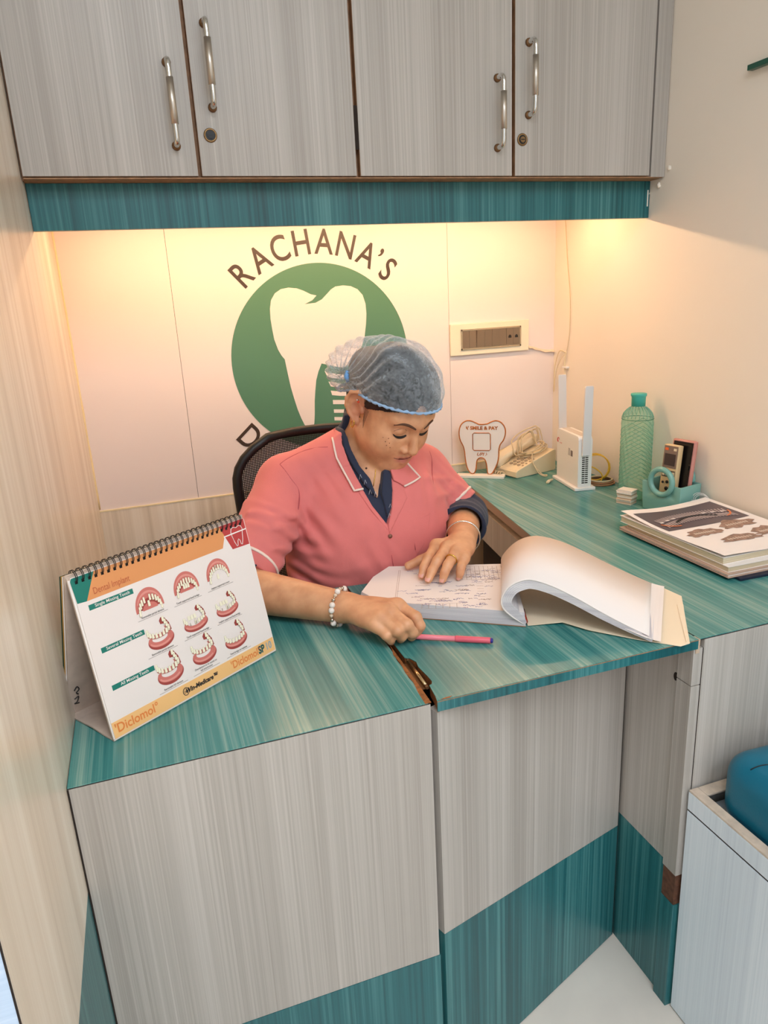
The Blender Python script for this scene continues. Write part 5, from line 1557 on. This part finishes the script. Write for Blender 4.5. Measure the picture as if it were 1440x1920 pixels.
for a, b, r in ((EL+(WLl-EL)*.18, WLl, .0400), (ER, WRr, .0425)):
    f = smax(f, -Cap(a, b, r+.003, r-.002).d(X, Y, Z).astype(np.float32), .003)
n_w = .0018*np.sin(X*90+Z*60+Y*140)*np.sin(Y*75-Z*40)
f = f+n_w.astype(np.float32)
vs, Q = nets(f, ax)
shirt, _ = np_mesh('navy_shirt', vs, Q, M['navy'], pr)
# shirt collar points in the neckline
layer('shirt_collar', [(.5195, 1.045), (.5195, 1.009), (.5271, .982), (.5427, .9445), (.5638, .9163), (.5570, .952), (.5430, .975), (.5320, 1.009), (.528, 1.045)], .0135, M['navy'], shirt, prims=CLOTH+NECK)
layer('shirt_collar', [(.5745, .922), (.5840, .960), (.595, .975), (.602, .955), (.5985, .925), (.588, .895), (.576, .880)], .0125, M['navy'], shirt, prims=CLOTH+NECK)
pr_w = mat('white_thread_print', (206, 206, 214), .7)
for zz in ((.538, .958), (.545, .948), (.5505, .930), (.5605, .925)):
    c_ = on_cloth(zz[0], zz[1], .0140, CLOTH+NECK)
    tube('shirt_print', [c_+Vector((-.003, -.0006, -.005)), c_+Vector((0, -.0006, .005)), c_+Vector((.003, -.0006, -.004))], .0005, pr_w, shirt, 5)
for zz in ((.585, .900), (.5800, .884)):
    c_ = on_cloth(zz[0], zz[1], .0130, CLOTH+NECK)
    tube('shirt_print', [c_+Vector((-.003, -.0006, -.006)), c_+Vector((.001, -.0006, .004)), c_+Vector((.004, -.0006, -.005))], .0005, pr_w, shirt, 5)

# pink tunic
TV_ = [(.520, 1.075), (.5150, 1.022), (.5225, .982), (.5355, .936), (.549, .905), (.5745, .8645), (.5880, .895), (.5985, .928), (.603, .962), (.606, 1.00), (.606, 1.075)]
f, ax = field(TORSO+[Cap(SR, ER, .049, .0465, .02), Cap(SLh, EL, .048, .047, .03)], (.20, .33, .55), (.88, .78, 1.06), .003, .012)
X, Y, Z = axg(ax)
# folds: gathers at the armpits and sleeves, soft drapes on the front
def fold(c, ax_, freq, amp, rad):
    dx, dy, dz = X-c[0], Y-c[1], Z-c[2]
    r2 = dx*dx+dy*dy+dz*dz
    return amp*np.sin((dx*ax_[0]+dy*ax_[1]+dz*ax_[2])*freq+3*np.sin(dx*30)+2*np.sin(dz*24))*np.exp(-r2/(rad*rad))
w_ = fold((.355, .49, .865), (.35, .2, .90), 120, .0040, .06)+fold((.425, .50, .875), (.85, 0, .5), 105, .0040, .055)+fold((.385, .49, .815), (.1, .2, .97), 150, .0034, .05)
w_ = w_+fold((.665, .56, .90), (.85, 0, -.5), 150, .0030, .06)+fold((.75, .60, .865), (.6, .2, .77), 220, .0028, .06)+fold((.56, .48, .80), (.9, 0, .3), 90, .0022, .10)+fold((.43, .54, .775), (.2, 0, 1), 160, .0050, .045)+fold((.47, .53, .95), (.9, 0, .4), 130, .0016, .06)
def crease(pts, amp, wd):
    """soft ridge along a polyline on the cloth"""
    g = 0
    for a, b in zip(pts, pts[1:]):
        g = np.maximum(g, np.exp(-(Cap(a, b, 0, 0).d(X, Y, Z)/wd)**2))
    return amp*g
CR = [([(.3111, .4935, .9226), (.3487, .4717, .9176), (.3971, .4894, .9037)], -.0045, .008), ([(.3029, .4708, .9103), (.3391, .4479, .8988), (.3864, .476, .8961)], -.0045, .009),
      ([(.3113, .5498, .928), (.3405, .4955, .9342), (.375, .4809, .9167)], -.0035, .008), ([(.4257, .5328, .954), (.4207, .5103, .9114), (.4018, .4893, .8749)], .0034, .006),
      ([(.3703, .4474, .8631), (.401, .4917, .8592), (.4236, .4971, .8501)], -.0045, .008), ([(.6973, .5094, .8956), (.7415, .5533, .8868), (.7764, .5721, .8983)], -.0040, .008),
      ([(.7119, .5516, .9238), (.7464, .5727, .9146)], -.0030, .008), ([(.4971, .5084, .9389), (.5101, .4827, .9058), (.5261, .4683, .8695)], -.0022, .010),
      ([(.6316, .496, .9159), (.6594, .514, .9312), (.6889, .536, .9343)], -.0026, .009), ([(.300, .46, .885), (.335, .425, .868), (.365, .435, .862)], -.004, .008), ([(.43, .50, .80), (.47, .475, .785), (.52, .462, .79)], -.0030, .010), ([(.43, .50, .77), (.48, .472, .755)], -.0035, .009)]
for c__ in CR: w_ = w_+crease(*c__)
f = f+np.clip(w_, -.009, .0038).astype(np.float32)
f = smax(f, -prism_xz(TV_, .63)(X, Y, Z).astype(np.float32), .002)
nk = Cap(NB+V3(0, .012, -.03), hw(0, -.03, -.05), .060, .058)
f = smax(f, -nk.d(X, Y, Z).astype(np.float32), .003)
SRE, SLE = SR+(ER-SR)*.90, SLh+(EL-SLh)*.86
f = np.where((X < .47) | (Y+0*X+0*Z < -1), smax(f, (((X-SRE[0])*(ER-SR)[0]+(Y-SRE[1])*(ER-SR)[1]+(Z-SRE[2])*(ER-SR)[2])/np.linalg.norm(ER-SR)).astype(np.float32) - 9*(X > .372+.0*Z), .002), f)
eL = (EL-SLh)/np.linalg.norm(EL-SLh)
f = np.where(X > .715+.0*Z, smax(f, ((X-SLE[0])*eL[0]+(Y-SLE[1])*eL[1]+(Z-SLE[2])*eL[2]).astype(np.float32), .002), f)
f = smax(f, -Cap(SR+(ER-SR)*.75, ER+(ER-SR)*.2, .046, .0495).d(X, Y, Z).astype(np.float32), .002)
f = smax(f, -Cap(SLh+(EL-SLh)*.65, EL+(EL-SLh)*.2, .046, .0525).d(X, Y, Z).astype(np.float32), .002)
vs, Q = nets(f.astype(np.float32), ax)
tunic, _ = np_mesh('pink_tunic', vs, Q, M['pink'], pr)
# collar, lapel, pocket
CLN = CLOTH+NECK
layer('collar', [(.5190, 1.040), (.5010, 1.026), (.4995, 1.000), (.5085, .968), (.5180, .937), (.5370, .938), (.5300, .9587), (.522, .9886), (.5172, 1.020), (.5215, 1.040)], .0165, M['pink'], tunic, prims=CLN)
layer('collar', [(.6005, .968), (.6406, .9752), (.6651, .9405), (.6234, .9313), (.6030, .945)], .0165, M['pink'], tunic, prims=CLN)
layer('lapel', [(.6000, .950), (.6224, .9308), (.6258, .910), (.5987, .8794), (.5738, .8476), (.5748, .867), (.5880, .8947), (.5985, .9276)], .0145, M['pink'], tunic)
layer('lapel', [(.5300, .940), (.5370, .936), (.549, .905), (.5745, .8645), (.574, .850), (.541, .902), (.527, .930)], .0138, M['pink'], tunic)
for nm, pl_, cl_ in (('collar_piping', [(.5025, 1.030), (.5000, 1.010), (.5000, .995), (.5085, .968), (.5180, .937), (.5370, .938)], 0), ('collar_piping', [(.6406, .9752), (.6651, .9405), (.6234, .9313)], 0)):
    pts = []
    for (x0_, z0_), (x1_, z1_) in zip(pl_, pl_[1:]):
        for t in (0, .25, .5, .75): pts.append((x0_+(x1_-x0_)*t, z0_+(z1_-z0_)*t))
    pts.append(pl_[-1])
    tube(nm, [on_cloth(x, z, .0165, CLN) for x, z in pts], .0022, M['piping'], tunic, 6)
pk_ = [(.6205, .8675), (.6713, .8724), (.6560, .8222), (.6299, .7918)]
pts = []
for (x0_, z0_), (x1_, z1_) in zip([pk_[1], pk_[0], pk_[3], pk_[2], pk_[1]], [pk_[0], pk_[3], pk_[2], pk_[1]]):
    for t in (0, .2, .4, .6, .8): pts.append((x0_+(x1_-x0_)*t, z0_+(z1_-z0_)*t))
layer('pocket', pk_, .0125, M['pink'], tunic, h=.002)
tube('pocket_seam', [on_cloth(x, z, .0115) for x, z in pts[:10]], .0009, mat('pink_seam', (186, 84, 88), .8), tunic, 5)
tube('front_seam', [on_cloth(.5738+.0002*k*k*.35, .848-.0085*k, .0105) for k in range(9)], .0010, bpy.data.materials['pink_seam'], tunic, 5)
SEAM = bpy.data.materials['pink_seam']
def seam3(pts):
    """stitch line pulled onto the cloth surface"""
    o = []
    for p in spline(pts, 5):
        p = np.array(p); e = 1e-3
        for k in range(4):
            d0 = float(sd(SLV, p, .0115)[0])
            g = np.array([float(sd(SLV, p+np.eye(3)[i]*e, .0115)[0])-d0 for i in range(3)])/e
            p = p-g/np.linalg.norm(g)*d0
        o.append(Vector(p))
    return o
SLV = TORSO+[Cap(SR, ER, .049, .0465, .02), Cap(SLh, EL, .048, .047, .03)]
for s__ in ([(.3886, .5684, .9942), (.4027, .539, .9706), (.4159, .5249, .946), (.4113, .5074, .9173), (.4011, .4922, .9005)], [(.3886, .5684, .9942), (.4316, .5888, 1.0078), (.462, .5867, 1.0122), (.4899, .5743, 1.0139)], [(.7221, .603, .9731), (.7149, .5727, .9432), (.6939, .5197, .9135), (.6747, .4881, .8806)]):
    tube('seam', seam3(s__), .0011, SEAM, tunic, 5)
c_ = on_cloth(.5755, .8445, .0135)
tube('button', [c_+Vector((0, .001, 0)), c_+Vector((0, -.0022, 0))], .0042, mat('brown_snap', (140, 92, 76), .4), tunic, 10)
# white bands on the sleeves
def band(S, E, t, r, mt, name):
    d = nrmz(E-S); c = S+(E-S)*t
    a = nrmz(np.cross(d, V3(0, 0, 1))); b = np.cross(d, a)
    pts = []
    for k in range(36):
        u_ = a*math.cos(k*math.pi/18)+b*math.sin(k*math.pi/18)
        pts.append(Vector(c+u_*r))
    return tube(name, pts, .0032, mt, tunic, 6, True, flat=.6)
band(SR, ER, .80, .0595, M['piping'], 'sleeve_band'); band(SLh, EL, .74, .0590, M['piping'], 'sleeve_band')

# trousers and shoes under the counter
tr = [Cap((.50, .64, .545), (.46, .46, .50), .085, .065, .03), Cap((.63, .64, .545), (.66, .46, .50), .085, .065, .03), Cap((.46, .46, .50), (.45, .50, .10), .06, .042, .02), Cap((.66, .46, .50), (.67, .50, .10), .06, .042, .02), Ell((.56, .64, .57), (.17, .14, .10), None, .04)]
f, ax = field(tr, (.36, .36, .08), (.80, .82, .70), .008)
vs, Q = nets(f, ax)
np_mesh('trousers', vs, Q, mat('dark_trousers', (38, 40, 52), .8), pr)
for x in (.45, .67):
    f, ax = field([Cap((x, .51, .045), (x, .40, .034), .036, .030, .02)], (x-.06, .34, 0), (x+.06, .58, .1), .006)
    vs, Q = nets(f, ax); vs[:, 2] = np.maximum(vs[:, 2], .002)
    np_mesh('shoe', vs, Q, M['black'], pr)

# ------------------------------------------------------------------ nails and jewellery
nail = mat('nail', (226, 164, 146), .3)
def nail_at(d1, t1, up_, r):
    d1, t1 = Vector(d1), Vector(t1); a = (t1-d1).normalized(); u_ = Vector(up_); u_ = (u_-a*u_.dot(a)).normalized(); s__ = a.cross(u_)
    bm = bmesh.new()
    c = t1+a*r*.25+u_*r*.72
    n = 5; vs_ = []
    for i in range(n+1):
        for j in range(5):
            x = -1+2*j/4; y = i/n
            wd_ = .62*r*(1-.25*max(0, y-.7)/.3); p = c+s__*x*wd_+a*(y-.5)*r*1.15+u_*(-.20*r*x*x+ .16*r - .22*r*max(0, y-.5))
            vs_.append(bm.verts.new(p))
    for i in range(n):
        for j in range(4): bm.faces.new((vs_[i*5+j], vs_[i*5+j+1], vs_[i*5+j+6], vs_[i*5+j+5]))
    from_bm('fingernail', bm, nail, pr, True)
for d1, t1, r in zip(L_DIP, L_TIP, (.0080, .0082, .0078, .0068)): nail_at(d1, t1, (-.55, -.6, .6), r)
nail_at(R_DIP[0], R_TIP[0], (.9, -.5, .2), .0078)
def ring_at(a, b, t, r, rad, mt, name, n=28, seg=8):
    a, b = V3(*a), V3(*b); d = nrmz(b-a); c = a+(b-a)*t
    e1 = nrmz(np.cross(d, V3(.2, .1, 1))); e2 = np.cross(d, e1)
    return tube(name, [Vector(c+e1*r*math.cos(2*math.pi*k/n)+e2*r*math.sin(2*math.pi*k/n)) for k in range(n)], rad, mt, pr, seg, True)
M['gold'] = mat('gold', (214, 170, 84), .25, 1)
ring_at(L_MCP[2], L_PIP[2], .62, .0104, .0016, M['gold'], 'finger_ring')
ring_at(EL, WLl, .80, .0345, .0016, M['chrome'], 'bangle')
# bead bracelet on the other wrist
d = nrmz(WRr-ER); c = ER+(WRr-ER)*.985; e1 = nrmz(np.cross(d, V3(.2, .1, 1))); e2 = np.cross(d, e1)
bp0 = None
bd = [mat('white_bead', (236, 224, 214), .3), mat('silver_bead', (190, 176, 160), .25, .9), mat('clear_bead', (210, 186, 160), .15)]
ring_at(ER, WRr, .985, .0315, .0010, M['steel'], 'bracelet_cord')
for k in range(22):
    a = 2*math.pi*k/22; p = c+e1*.0318*math.cos(a)+e2*.0318*math.sin(a)
    r = .0052 if k % 3 == 0 else .0034
    bm = bmesh.new(); bmesh.ops.create_uvsphere(bm, u_segments=12, v_segments=8, radius=r)
    for v in bm.verts: v.co += Vector(p)
    from_bm('bead', bm, bd[0] if k % 3 == 0 else bd[1+(k % 2)], pr, True)
# earring hoop and studs
hc = V3(*hw(-.0790, .006, -.034))
tube('earring', [Vector(hc+HF*.0052*math.cos(a)+HU*.0078*math.sin(a)+HL*-.001) for a in [k*math.pi/10 for k in range(20)]], .0013, M['gold'], pr, 6, True)
p = Vector(hw(-.0835, .006, .020)); tube('ear_stud', [p, p+Vector(-HL)*.003], [.0022, .0014], mat('red_stone', (214, 70, 40), .2), pr, 8)
p = Vector(hw(-.0835, .001, .021)); tube('ear_stud', [p, p+Vector(-HL)*.003], [.0022, .0014], M['chrome'], pr, 8)
tube('necklace', [on_cloth(x, z, .001, TORSO+NECK) for x, z in ((.5810, .985), (.5763, .9736), (.5735, .965), (.5713, .956), (.5665, .9428), (.5640, .935))], .0009, M['gold'], pr, 6)
p = on_cloth(.5574, .9687, -.0003, TORSO+NECK); tube('mole', [p+Vector((0, .001, 0)), p+Vector((0, -.0008, 0))], [.0026, .0018], mat('mole_brown', (70, 40, 30), .6), pr, 8)

# ================================================================== bench cushion (soft rounded block)
cu = thing('bench_cushion', (1.2, -.4, .4405), 'teal leatherette cushion lying in the bench at the bottom right', 'cushion')
class RBox:
    k = .01
    def __init__(s, lo, hi, r): s.c = (V3(*lo)+V3(*hi))/2; s.h = (V3(*hi)-V3(*lo))/2-r; s.r = r
    def box(s): return s.c-s.h-s.r, s.c+s.h+s.r
    def d(s, X, Y, Z):
        q = [np.abs(v-s.c[i])-s.h[i] for i, v in enumerate((X, Y, Z))]
        return np.sqrt(sum(np.maximum(v, 0)**2 for v in q))+np.minimum(np.maximum(np.maximum(q[0], q[1]), q[2]), 0)-s.r
cx0, cx1, cy0, cy1, cz0, cz1 = BX+.029, W-.004, -1.15, -.028, .4405, .574
f, ax = field([RBox((cx0, cy0, cz0), (cx1, cy1, cz1), .042)], (cx0-.02, cy0-.02, cz0-.02), (cx1+.02, cy1+.02, cz1+.02), .007)
X, Y, Z = axg(ax)
f = f+(.0025*np.sin(X*21+1)*np.sin(Y*17)).astype(np.float32)
vs, Q = nets(f, ax)
vs[:, 2] = np.maximum(vs[:, 2], .4412); vs[:, 0] = np.clip(vs[:, 0], BX+.0275, W-.003); vs[:, 1] = np.minimum(vs[:, 1], -.0265)
np_mesh('cover', vs, Q, mat('teal_leatherette', (14, 104, 128), .36, bump=.15, bscale=250), cu)
sm_ = []
for x, y in [(p.x, p.y) for p in spline([(cx0+.012, cy1-.055, 0), (cx0+.05, cy1-.075, 0), (cx0+.12, cy1-.13, 0), (cx0+.22, cy1-.24, 0)], 8)]:
    z = .60
    for k in range(60):
        d = float(RBox((cx0, cy0, cz0), (cx1, cy1, cz1), .042).d(np.array(x), np.array(y), np.array(z)))+.0025*math.sin(x*21+1)*math.sin(y*17)
        if d < 2e-4: break
        z -= d*.8
    sm_.append((x, y, z))
tube('seam', sm_, .0010, M['black'], cu, 6)
